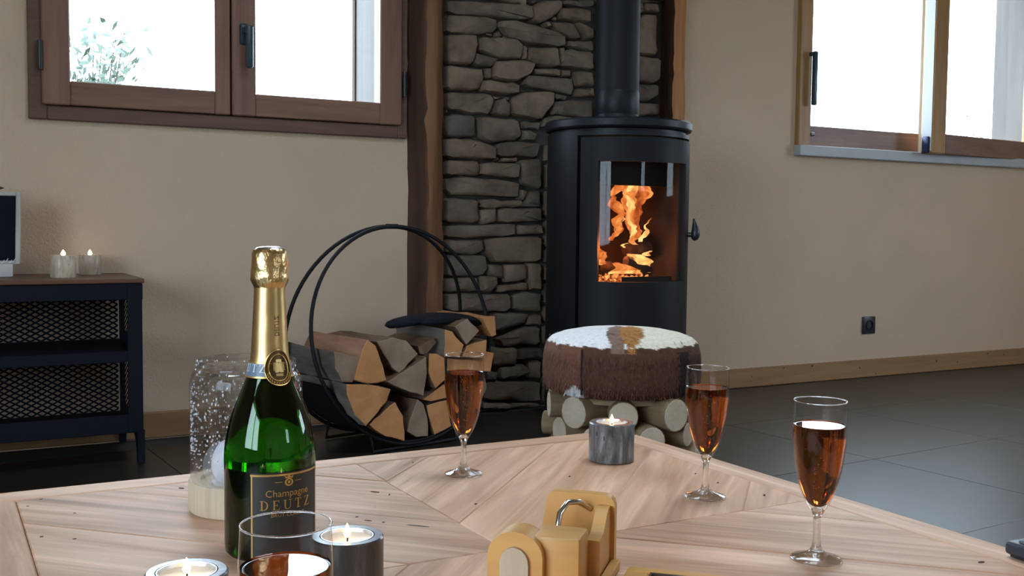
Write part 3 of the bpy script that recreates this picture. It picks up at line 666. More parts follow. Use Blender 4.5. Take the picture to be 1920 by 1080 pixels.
m = MB(); rg = random.Random(9)
for k in range(150):
    c = q(rg.uniform(70, 540), 0, rg.uniform(3.08, 3.22)); s = rg.uniform(.004, .012); z = .525+rg.uniform(.002, .028)*max(.2, 1-abs(k-75)/90)
    if math.hypot(c.x-SC.x, c.y-SC.y) > .20: continue
    v = [Vector((c.x, c.y, z))+Vector((rg.gauss(0, 1), rg.gauss(0, 1), rg.gauss(0, .7))).normalized()*s*rg.uniform(.7, 1.3) for _ in range(7)]
    bm = bmesh.new(); [bm.verts.new(p) for p in v]; bmesh.ops.convex_hull(bm, input=bm.verts); m.bmadd(bm)
tag(m.build('ember_bed', MT['ember']), 'bed of glowing embers on the stove hearth', 'embers', kind='stuff')
fl_ = bpy.data.lights.new('fire_glow', 'POINT'); fl_.energy = 2.2; fl_.color = (1, .25, .06); fl_.shadow_soft_size = .04; flo = bpy.data.objects.new('fire_glow', fl_); COL.objects.link(flo); flo.location = (SC.x-.02, 3.12, .64)
fire = thing('fire', 'tall orange flames burning behind the stove glass', 'fire', (SC.x, YF, .53))
def flame(rows, mat, Y, thick=.5, name='flame', seed=1):
    """rows of (y,left,right) in stove close-up units, lofted as flattened rings"""
    rg = random.Random(seed); n = 10; V = []; F = []; R_ = []
    rr = []
    for a, b in zip(rows, rows[1:]):
        for k in range(3):
            f = k/3; rr.append([a[i]+(b[i]-a[i])*f for i in range(3)])
    rr.append(list(rows[-1]))
    for i, (y, l, r_) in enumerate(rr):
        w = rg.gauss(0, 5); a, b = q(l+w, y, Y), q(r_+w+rg.gauss(0, 4), y, Y); c = (a+b)/2; h = (b-a).length/2
        for k in range(n):
            g = 2*PI*k/n; V.append((c.x+math.cos(g)*h, Y+math.sin(g)*min(h*thick, .03)+.012*math.sin(i*.7), c.z))
    for i in range(len(rr)-1):
        for k in range(n): F.append([i*n+k, i*n+(k+1) % n, i*n+n+(k+1) % n, i*n+n+k])
    F.append(list(range(n))); F.append([(len(rr)-1)*n+k for k in range(n)])
    m = MB(); m.add(V, F); return m.build(name, mat, fire, 180)
UPY = 3.15
flame([(715,385,425),(680,370,430),(640,360,445),(580,345,450),(520,335,450),(460,325,445),(400,308,462),(350,300,500),(300,290,540),(255,285,552),(200,292,548)], MT['flame'], UPY, .5, seed=1)
flame([(712,385,420),(670,378,418),(600,368,415),(540,352,410),(470,345,400),(400,335,400),(330,330,420),(270,335,440),(210,340,430)], MT['flamecore'], UPY-.028, .3, seed=2)
flame([(680,190,220),(640,215,270),(590,230,300),(550,225,310),(500,222,312),(460,255,325),(420,215,318),(380,186,322),(340,186,250),(300,200,240),(265,215,300),(225,210,330),(200,215,330)], MT['flame'], UPY+.008, .4, seed=3)
flame([(610,240,280),(560,240,290),(510,250,300),(470,280,310),(440,290,318)], MT['flamecore'], UPY-.014, .3, seed=4)
flame([(690,440,480),(650,455,510),(610,470,522),(585,490,515),(550,500,515),(490,518,526)], MT['flamecore'], UPY-.012, .4, seed=5)
flame([(880,62,175),(850,62,172),(800,66,160),(770,75,150),(730,80,115),(690,90,96)], MT['flame'], UPY-.01, .3, seed=6)
flame([(885,62,135),(860,60,128),(840,75,105)], MT['flamecore'], UPY-.03, .5, seed=7)
flame([(950,505,540),(900,480,548),(860,400,540),(830,365,530),(800,350,470),(790,330,360)], MT['flamecore'], 3.085, .3, seed=8)
flame([(810,470,540),(790,480,542),(765,520,542)], MT['flamecore'], 3.09, .3, seed=9)
flame([(960,185,480),(940,210,470),(915,225,400),(880,225,330),(865,235,270)], MT['flame'], 3.085, .12, seed=10)
flame([(958,190,470),(945,200,465),(930,240,440)], MT['flamecore'], 3.07, .12, seed=12)
flame([(740,312,335),(715,303,330),(700,320,345)], MT['flamecore'], 3.12, .4, seed=11)

# ------------------------------------------------------------------ log basket
BA = R(12); BX = Vector((math.cos(BA), math.sin(BA), 0)); BY = Vector((-math.sin(BA), math.cos(BA), 0))
BC = Vector((1.27, 3.21, 0)) + BX*.065
bw = lambda x, y, z: BC + BX*x + BY*y + Vector((0, 0, z))
t = thing('log_basket', 'round black metal log basket with two hoops joined at the top', 'basket', BC)
hy = lambda z: .15*(1-z/.80)
for sg in (-1, 1):
    pts = []
    for i in range(72):
        a = 2*PI*i/72; z = .366+.35*math.sin(a); pts.append(bw(.35*math.cos(a), sg*hy(z), z))
    MB().tube(pts, .0065, 8, True).build('hoop', MT['steelmatt'], t, 60)
m = MB(); n = 24
for i in range(n+1):
    a = R(205)+R(130)*i/n; z = .366+.343*math.sin(a); x = .343*math.cos(a)
    for sg in (-1, 1): m.v.append(bw(x, sg*hy(z), z))
    z2 = .366+.339*math.sin(a)
    for sg in (1, -1): m.v.append(bw(.339*math.cos(a), sg*hy(z2), z2))
for i in range(n):
    for k in range(4): m.f.append([i*4+k, i*4+(k+1) % 4, i*4+4+(k+1) % 4, i*4+4+k])
m.build('tray', MT['steelmatt'], t, 40)
for sg in (-1, 1):
    MB().tube([bw(-.165, sg*.12, .075), bw(-.165, sg*.142, .008), bw(.165, sg*.142, .008), bw(.165, sg*.12, .075)], .0055, 8).build('foot_bar', MT['steelmatt'], t, 60)
MB().tube([bw(-.022, 0, .716), bw(.022, 0, .716)], .0085, 8).build('top_clip', MT['steelmatt'], t, 60)
def on_front(x, y, ly):
    d = ray(x, y); s = (ly-(CAM-BC).dot(BY))/d.dot(BY); p = CAM+d*s; return ((p-BC).dot(BX), p.z)
def firewood(label, poly, ly, ln, endm, bodym, seed, taper=.97):
    rg = random.Random(seed); pts = []
    pp = [Vector(on_front(x, y, ly)) for x, y in poly]; n0 = len(pp)
    for i in range(n0):
        a, b = pp[i], pp[(i+1) % n0]; k = max(1, int((b-a).length/.022))
        for j in range(k): pts.append(a.lerp(b, j/k)+Vector((rg.gauss(0, .0013), rg.gauss(0, .0013))))
    c = sum(pts, Vector((0, 0)))/len(pts); n = len(pts)
    pts = [c+(p-c)*.985 for p in pts]
    base = bw(c.x, ly, min(p.y for p in pts)); tt = thing('firewood_log', label, 'log', base, group='split logs in the round basket')
    b = MB(); rows = 5
    for r_ in range(rows+1):
        f = r_/rows; s = 1-(1-taper)*f
        for p in pts:
            g = c+(p-c)*s; jt = 0 if r_ == 0 else .0022
            b.v.append(bw(g.x+rg.gauss(0, jt), ly+ln*f, g.y+rg.gauss(0, jt)))
    for r_ in range(rows):
        for i in range(n): b.f.append([r_*n+i, r_*n+(i+1) % n, r_*n+n+(i+1) % n, r_*n+n+i])
    b.f.append([rows*n+i for i in range(n)])
    body = b.build('split_side', bodym, tt, 50)
    e = MB(); c3 = bw(c.x, ly-.001, c.y)
    e.add([bw(p.x, ly, p.y) for p in pts]+[bw((c+(p-c)*.96).x, ly-.0015, (c+(p-c)*.96).y) for p in pts]+[c3], [[i, (i+1) % n, n+(i+1) % n, n+i] for i in range(n)]+[[n+i, n+(i+1) % n, 2*n] for i in range(n)])
    e.build('sawn_end', endm, tt, 30)
co, cg = MT['cutorange'], MT['cutgrey']; bk, sp, sb = MT['barkgrey'], MT['splitpink'], MT['splitbrown']
LOGS = [
 ('grey barked log at the far left of the basket', [(626,658),(676,671),(662,717),(641,716),(629,690)], -.165, .34, cg, bk),
 ('orange triangular log end with pink split side, left of centre', [(690,637),(680,655),(663,713),(695,719),(724,715),(716,677),(703,647)], -.175, .34, co, sp),
 ('broad orange log with torn right edge at bottom left of the basket', [(648,720),(699,721),(733,730),(724,753),(707,775),(686,798),(665,779),(650,741)], -.17, .34, co, bk),
 ('orange wedge log with a round knot at the basket bottom', [(690,797),(741,753),(756,779),(759,827),(724,818)], -.16, .30, co, sb),
 ('large weathered grey log under the small brown piece', [(705,641),(735,633),(762,640),(784,664),(757,692),(748,701),(735,690),(722,668)], -.15, .30, cg, sb),
 ('weathered grey triangular log in the middle of the stack', [(725,717),(799,668),(801,698),(793,743),(758,731)], -.16, .30, cg, sb),
 ('orange log end just left of the wine glass rim', [(805,663),(818,664),(833,672),(836,711),(816,728),(803,698)], -.16, .30, co, sb),
 ('thin orange wedge log below the upright orange end', [(792,749),(833,721),(840,744),(808,753)], -.155, .30, co, sb),
 ('squarish orange log at bottom right of the basket', [(799,762),(836,749),(846,800),(814,815)], -.15, .28, co, sb),
 ('narrow weathered grey log at the basket bottom', [(783,748),(767,790),(763,811),(780,820),(803,817),(801,780),(793,757)], -.15, .28, cg, sb),
 ('orange-ended log with rounded right side under the glove', [(834,617),(848,622),(870,647),(861,670),(833,669)], -.15, .28, co, bk),
 ('grey-ended log carrying the cuff of the black glove', [(852,612),(876,597),(899,621),(874,646)], -.15, .28, cg, sb),
 ('orange log right of the wine glass, second from the top', [(876,647),(913,636),(909,672),(866,671)], -.15, .28, co, sb),
 ('bright orange squared log at the top right of the stack', [(905,595),(927,593),(931,628),(921,632),(912,612)], -.13, .26, co, co),
 ('small orange log at the right edge behind the wine glass', [(908,658),(925,662),(920,697),(904,696)], -.14, .26, co, co),
 ('small brown split piece lying across the top of the stack', [(784,650),(812,633),(818,643),(797,666),(788,664)], -.13, .22, sb, sb),
 ('grey log behind the wine glass at the lower right', [(846,700),(905,690),(914,725),(895,770),(850,795)], -.12, .24, cg, bk),
 ('orange log hidden behind the lower wine glass bowl', [(838,672),(902,676),(904,694),(846,700),(838,712)], -.13, .26, co, sb),
]
for i, (lb, poly, ly, ln, em, bm_) in enumerate(LOGS): firewood(lb, poly, ly, ln, em, bm_, 300+i)
# glove on the logs
t = thing('fire_glove', 'black suede fire glove lying on top of the firewood', 'glove', bw(*on_front(815, 612, -.02)[:1], -.02, on_front(815, 612, -.02)[1]))
def blob(path, ws, hs, n=14):
    m = MB()
    for (p, w, h) in zip(path, ws, hs):
        for k in range(n):
            g = 2*PI*k/n; m.v.append(p+BY*math.cos(g)*w+Vector((0, 0, 1))*math.sin(g)*h)
    for i in range(len(path)-1):
        for k in range(n): m.f.append([i*n+k, i*n+(k+1) % n, i*n+n+(k+1) % n, i*n+n+k])
    m.f.append(list(range(n))); m.f.append([(len(path)-1)*n+k for k in range(n)]); return m
gp = lambda x, y, ly=-.06: (lambda a: bw(a[0], ly, a[1]))(on_front(x, y, ly))
blob([gp(x, y) for x, y in ((725,611),(731,609),(745,606),(765,602),(790,598),(820,596),(850,596),(875,599),(895,608),(902,614))], [.012, .025, .04, .05, .055, .06, .06, .058, .05, .03], [.003, .012, .016, .017, .018, .018, .018, .016, .012, .003]).build('mitt', MT['glove'], t, 70)
blob([gp(x, y, -.11) for x, y in ((790,606),(800,604),(830,601),(850,600))], [.004, .014, .017, .01], [.004, .012, .013, .006]).build('thumb', MT['glove'], t, 70)

# ------------------------------------------------------------------ stool
scp = at_depth(1166, 628, 2.60); SX, SY, RS = scp.x, scp.y, .193
t = thing('hide_stool', 'round stool with brown and white goat hide seat on birch logs', 'stool', (SX, SY, 0))
tocam = math.atan2(-SY, -SX)
def hidecol(phi, z, r):
    """phi from the camera side, + to the right"""
    d = math.degrees(phi); j = random.gauss(0, 1)
    brown, red, dark, white, cream, ging, grey = srgb(92, 58, 42), srgb(126, 84, 66), srgb(40, 24, 18), srgb(246, 243, 239), srgb(246, 236, 214), srgb(178, 122, 62), srgb(140, 112, 96)
    if z > .43 or (r < RS*.93 and z > .40):
        sx_, sy_ = r*math.sin(phi), r*math.cos(phi)      # sy_ + towards camera
        wob = .10*math.sin(sy_*70)+.08*math.sin(sy_*160+1)+.05*j
        if ((sx_-.022)/.030)**2+((sy_-.075)/.115)**2 < 1+wob: return ging
        if ((sx_+.010)/.026)**2+((sy_-.085)/.125)**2 < 1+wob: return grey
        if r > RS*.955+.002*math.sin(d*.31)+.0015*math.sin(d*.77+1) and d > -95 and d < 95: return red if d < -28 else brown
        return cream if sx_ > .03 else white
    if d < -28:
        if z < .350-abs(d+34)*.0022 and d > -46: return white
        if z < .36 and d < -62: return white if d < -120 else red
        return red if d > -110 else white
    if 44+2*j < d < 56+2*j: return dark
    if d < 100: return brown
    return white if d > 130 else red
prof = [(0, .473), (.06, .4715), (.11, .467), (.150, .459), (.175, .449), (.187, .438), (.192, .422), (.195, .40), (.196, .375), (.195, .35), (.190, .330), (.178, .318), (.15, .316), (0, .316)]
pf = []
for a, b in zip(prof, prof[1:]):
    for k in range(6): pf.append((a[0]+(b[0]-a[0])*k/6, a[1]+(b[1]-a[1])*k/6))
pf.append(prof[-1])
m = MB().lathe(pf, 180, (SX, SY, 0)); cu = m.build('cushion', MT['hide'], t, 180)
def paint(o):
    me = o.data; at = me.color_attributes.new('hide', 'FLOAT_COLOR', 'POINT')
    for i, v in enumerate(me.vertices):
        x, y = v.co.x, v.co.y; phi = tocam-math.atan2(y, x); phi = -((phi+PI) % (2*PI)-PI)
        at.data[i].color = hidecol(phi, v.co.z, math.hypot(x, y))
random.seed(5); paint(cu)
m = MB(); cols = []; rg = random.Random(31)
for k in range(9000):
    a = rg.uniform(0, 2*PI); side = rg.random() < .86
    if side: z = rg.uniform(.325, .440); r0 = .194 if z < .42 else .188
    else: r0 = rg.uniform(.05, .187); z = .4715-.0045*(r0/.11)**2-.011*max(0, (r0-.11)/.065)**1.6
    phi = -((tocam-a+PI) % (2*PI)-PI); col = hidecol(phi, z, r0+(.003 if side else 0))
    rad = Vector((math.cos(a), math.sin(a), 0)); tan = Vector((-rad.y, rad.x, 0)); p = Vector((SX, SY, z))+rad*(r0-.001)
    if side and z < .350 and rg.random() < .7: continue
    l = min(rg.uniform(.012, .026), max(.007, z-.316)); lift = .12+.1*rg.random()
    if side: d = (Vector((0, 0, -1))+rad*lift+tan*rg.gauss(0, .25)).normalized()
    else: d = (rad*1.0+Vector((0, 0, .10))+tan*rg.gauss(0, .4)).normalized(); l *= .8
    if not side and col[0] > .7:
        if r0 < .178: continue
        dd = math.degrees(phi); p = p+rad*.004; d = (Vector((0, 0, .5))-rad*.6+tan*rg.gauss(0, .5)).normalized(); l *= .7
        if abs(dd) < 95: col = srgb(126, 84, 66) if dd < -28 else srgb(92, 58, 42)
    mid = p+d*l*.6+rad*.0015; i = len(m.v); w = .0007
    m.v += [p-tan*w, p+tan*w, mid+tan*w*.7, mid-tan*w*.7, p+d*l]; m.f += [[i, i+1, i+2, i+3], [i+3, i+2, i+4]]
    sh = rg.choice((.55, .8, 1, 1.25, 1.55)); cols += [tuple(min(1, c*sh) for c in col[:3])+(1,)]*5
fo = m.build('fur', MT['hide'], t, fix=False); fo['kind'] = 'stuff'
at = fo.data.color_attributes.new('hide', 'FLOAT_COLOR', 'POINT'); at.data.foreach_set('color', [x for c in cols for x in c])
# seam on the hide
sa_ = tocam+R(-28); sr = lambda z: Vector((SX+.1965*math.cos(sa_), SY+.1965*math.sin(sa_), z))
MB().tube([sr(.435), sr(.40), sr(.36), sr(.328)], .0022, 6).build('seam', plain('dark_seam', (.02, .012, .01, 1), .9), t)
# radial birch logs, layer by layer
lmesh = {}
for L in range(5):
    n_ = 9; z = .281-.056*L; rr = (.035, .031, .033, .030, .029)[L]
    if L == 4: z = .0305+.002
    for k in range(n_):
        a = tocam + R(2) + 2*PI*(k+(.5 if L % 2 else 0))/n_
        ln = .150+.012*math.sin(k*2.3+L); r2 = rr*(1+.12*math.sin(k*1.7+L*2.1))
        key = (round(r2, 4), round(ln, 4))
        g = MB(); g.tube([(.035, 0, 0), (.035+ln*.5, 0, 0), (.035+ln, 0, 0)], [r2*.97, r2*1.02, r2], 16)
        o = g.build('birch_log', MT['birchbark'], t, 50, world=False)
        o.location = (0, 0, z+(.002*math.sin(k*3.1))); o.rotation_euler = (0, 0, a)
        e = MB().lathe([(r2*.96, 0), (r2*.94, .0012), (r2*.5, .0014), (0, .001)], 16)
        e.v = [Vector((.035+ln+v.z, v.x, v.y)) for v in e.v]
        e.build('sawn_end', MT['cutpale'], o, 40, world=False)
MB().lathe([(0, .300), (.150, .300), (.150, .317), (0, .317)], 32, (SX, SY, 0)).build('seat_board', MT['birchbark'], t, 30)
MB().lathe([(0, .003), (.05, .003), (.05, .30), (0, .30)], 16, (SX, SY, 0)).build('core', MT['birchbark'], t, 30)

# ------------------------------------------------------------------ cabinet with things on it
CX1, CX0, CY0, CY1, CZ = .548, -.70, 3.226, 3.598, .555
t = thing('metal_cabinet', 'dark navy metal cabinet with mesh panels and a walnut top', 'cabinet', ((CX0+CX1)/2, (CY0+CY1)/2, 0))
MB().box(CX0, CX1, CY0, CY1, CZ-.014, CZ, .0025).build('wooden_top', MT['walnut'], t)
MB().box(CX0+.004, CX1-.004, CY0+.004, CY0+.022, .492, CZ-.015, .002).box(CX0+.004, CX1-.004, CY1-.022, CY1-.004, .470, CZ-.015, .002).build('apron', MT['navy'], t)
MB().box(CX0+.02, CX1-.02, CY0+.006, CY1-.006, .332, .340).box(CX0+.02, CX1-.02, CY0+.004, CY0+.012, .308, .341, .001).build('shelf', MT['navy'], t)
MB().box(CX0+.02, CX1-.02, CY0+.006, CY1-.006, .096, .104).box(CX0+.02, CX1-.02, CY0+.004, CY0+.012, .097, .152, .001).build('bottom_shelf', MT['navy'], t)
MB().box(CX0+.02, CX1-.02, CY1-.014, CY1-.006, .262, .342).box(CX0+.02, CX1-.02, CY1-.014, CY1-.006, .085, .10).build('back_rail', MT['navy'], t)
def mesh_panel(mb, fn, u0, u1, v0, v1, cu_=.0155, cv=.0088, w=.0032):
    """diamond lattice of thin strips; fn(u,v,d)->point"""
    nu, nv = int((u1-u0)/cu_)+1, int((v1-v0)/cv)+1
    cu_, cv = (u1-u0)/nu, (v1-v0)/nv
    for i in range(nu):
        for j in range(nv):
            cx_, cy_ = u0+(i+.5)*cu_, v0+(j+.5)*cv
            if (i+j) % 2: a, b = (cx_-cu_/2, cy_-cv/2), (cx_+cu_/2, cy_+cv/2)
            else: a, b = (cx_-cu_/2, cy_+cv/2), (cx_+cu_/2, cy_-cv/2)
            mb.add([fn(a[0], a[1]-w, 0), fn(b[0], b[1]-w, 0), fn(b[0], b[1]+w, .002), fn(a[0], a[1]+w, .002)], [[0, 1, 2, 3]])
for (za, zb) in ((.342, .470), (.104, .262)):
    m = MB(); mesh_panel(m, lambda u, v, d: (u, CY1-.010-d, v), CX0+.03, CX1-.022, za, zb); o = m.build('back_mesh', MT['navy'], t, fix=False); o['kind'] = 'stuff'
for xs, sg in ((CX1-.012, 1), (CX0+.012, -1)):
    sd = MB()
    # side sheet: stiles, rails and arched feet
    ya, yb = CY0+.003, CY1-.003
    sd.box(xs-.006, xs+.006, ya, ya+.040, .10, CZ-.015, .001).box(xs-.006, xs+.006, yb-.040, yb, .10, CZ-.015, .001)
    sd.box(xs-.006, xs+.006, ya+.04, yb-.04, .482, CZ-.015).box(xs-.006, xs+.006, ya+.04, yb-.04, .330, .372).box(xs-.006, xs+.006, ya+.04, yb-.04, .085, .132)
    o = sd.build('side_panel', MT['navy'], t)
    for (za, zb) in ((.372, .482), (.132, .330)):
        m = MB(); mesh_panel(m, lambda u, v, d: (xs-d, u, v), ya+.04, yb-.04, za, zb); k = m.build('side_mesh', MT['navy'], o, fix=False); k['kind'] = 'stuff'
    for (yo, dr_) in ((ya, 1), (yb, -1)):
        poly = [(yo, .102), (yo, .002), (yo+dr_*.022, .002)]+[(yo+dr_*(.022+.068*(1-math.cos(R(g)))), .002+.085*math.sin(R(g))+(0 if g < 90 else 0)) for g in range(10, 91, 10)]+[(yo+dr_*.09, .102)]
        MB().prism([(xs-.010, y, z) for y, z in poly], (.020, 0, 0)).build('leg', MT['navy'], t)
    # front face of each end post
    MB().box(xs-.036 if sg > 0 else xs-.006, xs+.006 if sg > 0 else xs+.036, CY0+.002, CY0+.010, .10, CZ-.016, .001).build('front_stile', MT['navy'], t)

def small_flame(parent, c, h=.014, w=.0038):
    MB().tube([(c[0], c[1], c[2]-.004), (c[0]+.0005, c[1], c[2]+.004)], .0007, 6).build('wick', MT['wick'], parent)
    MB().lathe([(0, 0), (w*.6, h*.08), (w, h*.28), (w*.85, h*.5), (w*.4, h*.78), (0, h)], 12, (c[0], c[1], c[2]+.0015)).build('flame', MT['candleflame'], parent, 180)
def pillar(label, px, py, Yp, rad, hgt):
    p = at_y(px, py, Yp); c = (p.x, Yp, CZ)
    tt = thing('pillar_candle', label, 'candle', c, group='lit candles on the cabinet')
    rg = random.Random(int(px)); n = 28; pr_ = [(0, 0), (rad*.98, 0), (rad, .002), (rad, hgt*.5), (rad, hgt-.002), (rad*.95, hgt), (rad*.80, hgt-.001), (rad*.72, hgt-.006), (0, hgt-.008)]
    m = MB().lathe(pr_, n, c)
    for v in m.v:
        if math.hypot(v.x-c[0], v.y-c[1]) > rad*.9: k = 1+.015*math.sin(math.atan2(v.y-c[1], v.x-c[0])*5+px); v.x = c[0]+(v.x-c[0])*k; v.y = c[1]+(v.y-c[1])*k
    m.build('wax_body', MT['birchcandle'], tt, 50)
    small_flame(tt, (c[0], c[1], c[2]+hgt-.004), .019, .007)
pillar('lit whitish bark candle in front on the cabinet top', 119, 510, 3.36, .0365, .066)
pillar('lit whitish bark candle near the wall, right on the cabinet', 169, 503, 3.525, .0335, .062)
# framed chalkboard on a ceramic stand
Yb = 3.42; pr0, pr1 = at_y(36, 496, Yb), at_y(40, 360, Yb)
t = thing('chalkboard', 'small dark chalkboard with pale frame at the left edge', 'board', (pr0.x-.13, Yb, CZ))
bz0, bz1 = pr0.z, pr1.z; bx1 = pr1.x
def lean(mb):
    mb.v = [Vector((v.x+(v.z-bz1)*.03, v.y+(v.z-bz0)*.06, v.z)) for v in mb.v]; return mb
lean(MB().box(bx1-.30, bx1-.012, Yb-.004, Yb+.004, bz0+.010, bz1-.010)).build('slate', MT['slate'], t)
lean(MB().box(bx1-.014, bx1, Yb-.009, Yb+.009, bz0, bz1, .002).box(bx1-.312, bx1-.298, Yb-.009, Yb+.009, bz0, bz1, .002).box(bx1-.298, bx1-.014, Yb-.009, Yb+.009, bz0, bz0+.012, .002).box(bx1-.298, bx1-.014, Yb-.009, Yb+.009, bz1-.012, bz1, .002)).build('frame', MT['paleframe'], t)
bb = at_y(24, 515, Yb)
MB().box(bb.x-.22, bb.x, Yb-.035, Yb+.035, CZ, bz0+.004, .006, 2).build('stand', MT['ceramic'], t, 40)
m = MB()
for k in range(4):
    a0 = at_y(4+k*7, 494-3*(k % 2), Yb-.012); m.tube([a0+Vector((-.012, 0, -.002)), a0, a0+Vector((.006, 0, .010))], .0012, 5)
m.build('chalk_scribble', MT['white'], t)
lp = at_y(9, 352, 3.50)
t = thing('leafy_sprig', 'green leaf tip showing above the chalkboard', 'plant', (lp.x-.12, 3.51, CZ))
MB().lathe([(0, 0), (.03, 0), (.034, .05), (.02, .12), (.022, .13), (.018, .13), (.016, .118), (0, .02)], 20, (lp.x-.12, 3.51, CZ)).build('vase', MT['ceramic'], t, 40)
MB().tube([(lp.x-.12, 3.51, CZ+.03), (lp.x-.115, 3.51, CZ+.2), (lp.x-.09, 3.505, lp.z-.03), (lp.x-.055, 3.5, lp.z)], .0018, 6).build('stem', MT['twig'], t)
for k, (a, zz) in enumerate(((0, 0), (2.4, -.05), (-2.2, -.09))):
    L0 = Vector((lp.x-.06, 3.5, lp.z+zz)); d = Vector((math.cos(a), .1*k, -.02)); w = Vector((0, .6, .8)).normalized()
    MB().add([L0, L0+d*.02+w*.009, L0+d*.045+w*.007, L0+d*.06, L0+d*.045-w*.007, L0+d*.02-w*.009, L0+d*.03+Vector((0, 0, .003))], [[6, i, (i+1) % 6] for i in range(6)]).build('leaf', MT['leaf'], t, fix=False)

# ------------------------------------------------------------------ coffee table
T = .397; TCX, TCY = .4975, .905; HO, HI = .4625, .4175
t = thing('coffee_table', 'square reclaimed-wood coffee table with star-pattern plank top', 'table', (TCX, TCY, 0))
def clip(poly, f):
    out = []
    for i in range(len(poly)):
        a, b = poly[i], poly[(i+1) % len(poly)]; fa, fb = f(a), f(b)
        if fa >= 0: out.append(a)
        if fa*fb < 0: k = fa/(fa-fb); out.append((a[0]+(b[0]-a[0])*k, a[1]+(b[1]-a[1])*k))
    return out
def plank(poly, ang, zt, zb, name='plank', g=.0010, tone=None, bev=.0012):
    cx_ = sum(p[0] for p in poly)/len(poly); cy_ = sum(p[1] for p in poly)/len(poly)
    c, s = math.cos(-ang), math.sin(-ang); loc = [((x-cx_)*c-(y-cy_)*s, (x-cx_)*s+(y-cy_)*c) for x, y in poly]
    bm = bmesh.new(); vs = [bm.verts.new((x, y, zb-zt)) for x, y in loc]; f = bm.faces.new(vs); bmesh.ops.recalc_face_normals(bm, faces=[f])
    if f.normal.z < 0: f.normal_flip()
    ex = bmesh.ops.extrude_face_region(bm, geom=[f]); bmesh.ops.translate(bm, vec=(0, 0, zt-zb), verts=[v for v in ex['geom'] if isinstance(v, bmesh.types.BMVert)])
    top = [f2 for f2 in bm.faces if all(abs(v.co.z) < 1e-6 for v in f2.verts)][0]
    bmesh.ops.inset_region(bm, faces=[top], thickness=g+bev, depth=0)
    for v in bm.verts:
        if abs(v.co.z) < 1e-6 and not all(True for _ in ()): pass
    inner = set(top.verts)
    for v in bm.verts:
        if abs(v.co.z) < 1e-6 and v not in inner: v.co.z = -bev
    m = MB().bmadd(bm); o = m.build(name, MT['tablewood'], t, world=False)
    o.location = (cx_-TCX, cy_-TCY, zt); o.rotation_euler = (0, 0, ang); return o
rg = random.Random(17)
W_ = HI/4*2                                   # strip spacing in offset units
for qx in (1, -1):
    for qy in (1, -1):
        quad = [(TCX, TCY), (TCX+qx*HI, TCY), (TCX+qx*HI, TCY+qy*HI), (TCX, TCY+qy*HI)]
        for (lo, hi) in ((-.5, -.312), (-.312, -.104), (-.104, .104), (.104, .312), (.312, .5)):
            off = lambda p: qy*(p[1]-TCY)-qx*(p[0]-TCX)
            pl = clip(clip(quad, lambda p: off(p)-lo), lambda p: hi-off(p))
            if len(pl) < 3: continue
            plank(pl, R(45)*(1 if qx*qy > 0 else -1)+(PI if rg.random() < .5 else 0), T-rg.uniform(0, .0006), T-.022)
for a, b, ang in ((0, 1, 0), (1, 2, PI/2), (2, 3, 0), (3, 0, PI/2)):
    oc = [(TCX-HO, TCY-HO), (TCX+HO, TCY-HO), (TCX+HO, TCY+HO), (TCX-HO, TCY+HO)]; ic = [(TCX-HI, TCY-HI), (TCX+HI, TCY-HI), (TCX+HI, TCY+HI), (TCX-HI, TCY+HI)]
    if a in (0, 2): 
        pl = [(oc[a][0], oc[a][1]), (oc[b][0], oc[b][1]), (oc[b][0], ic[b][1]), (oc[a][0], ic[a][1])]
    else: pl = [(oc[a][0], ic[a][1]), (oc[b][0], ic[b][1]), (ic[b][0], ic[b][1]), (ic[a][0], ic[a][1])]
    plank(pl, ang, T, T-.045, 'border_plank', bev=.003)
MB().box(TCX-HI, TCX+HI, TCY-HI, TCY+HI, T-.04, T-.0225).build('underboard', MT['tableleg'], t)
for sx_ in (-1, 1):
    for sy_ in (-1, 1):
        cx_, cy_ = TCX+sx_*(HO-.065), TCY+sy_*(HO-.065)
        MB().box(cx_-.04, cx_+.04, cy_-.04, cy_+.04, .001, T-.0405, .003).build('leg', MT['tableleg'], t)
for sy_ in (-1, 1):
    MB().box(TCX-HO+.106, TCX+HO-.106, TCY+sy_*(HO-.065)-.011, TCY+sy_*(HO-.065)+.011, T-.105, T-.0405, .002).build('apron', MT['tableleg'], t)
    MB().box(TCX+sy_*(HO-.065)-.011, TCX+sy_*(HO-.065)+.011, TCY-HO+.106, TCY+HO-.106, T-.105, T-.0405, .002).build('apron', MT['tableleg'], t)
TZ = T+.0004
# knots and nail holes seen on the top (dark plugs)
MT['knothole'] = plain('dark_knot_hole', (.045, .022, .012, 1), .8)
KN = [(1840, 1054, .0045, 0, .5), (892, 945, .0035, 45, .5), (774, 867, .002, 45, .5), (703, 922, .006, -45, .15), (730, 927, .003, 60, .3), (669, 969, .002, 0, .6), (690, 976, .005, -45, .2), (719, 979, .002, 0, .5), (784, 986, .014, -45, .08), (1068, 893, .003, 45, .4),
      (77, 936, .002, 0, .5), (52, 949, .0015, 0, .6), (140, 962, .002, -45, .5), (78, 1006, .002, 0, .6), (140, 1010, .002, 0, .5), (340, 915, .004, -45, .3), (1304, 888, .003, 45, .4), (1346, 905, .003, 45, .5), (1433, 928, .004, 45, .35)]
for (x, y, l, a, w) in KN:
    p = at_z(x, y, T); m = MB().lathe([(0, -.002), (1, -.002), (.9, .00025), (0, .0003)], 10); c_, s_ = math.cos(R(a)), math.sin(R(a))
    m.v = [Vector((p.x+v.x*l*c_-v.y*l*w*s_, p.y+v.x*l*s_+v.y*l*w*c_, T+v.z)) for v in m.v]; m.build('knot_hole', MT['knothole'], t)

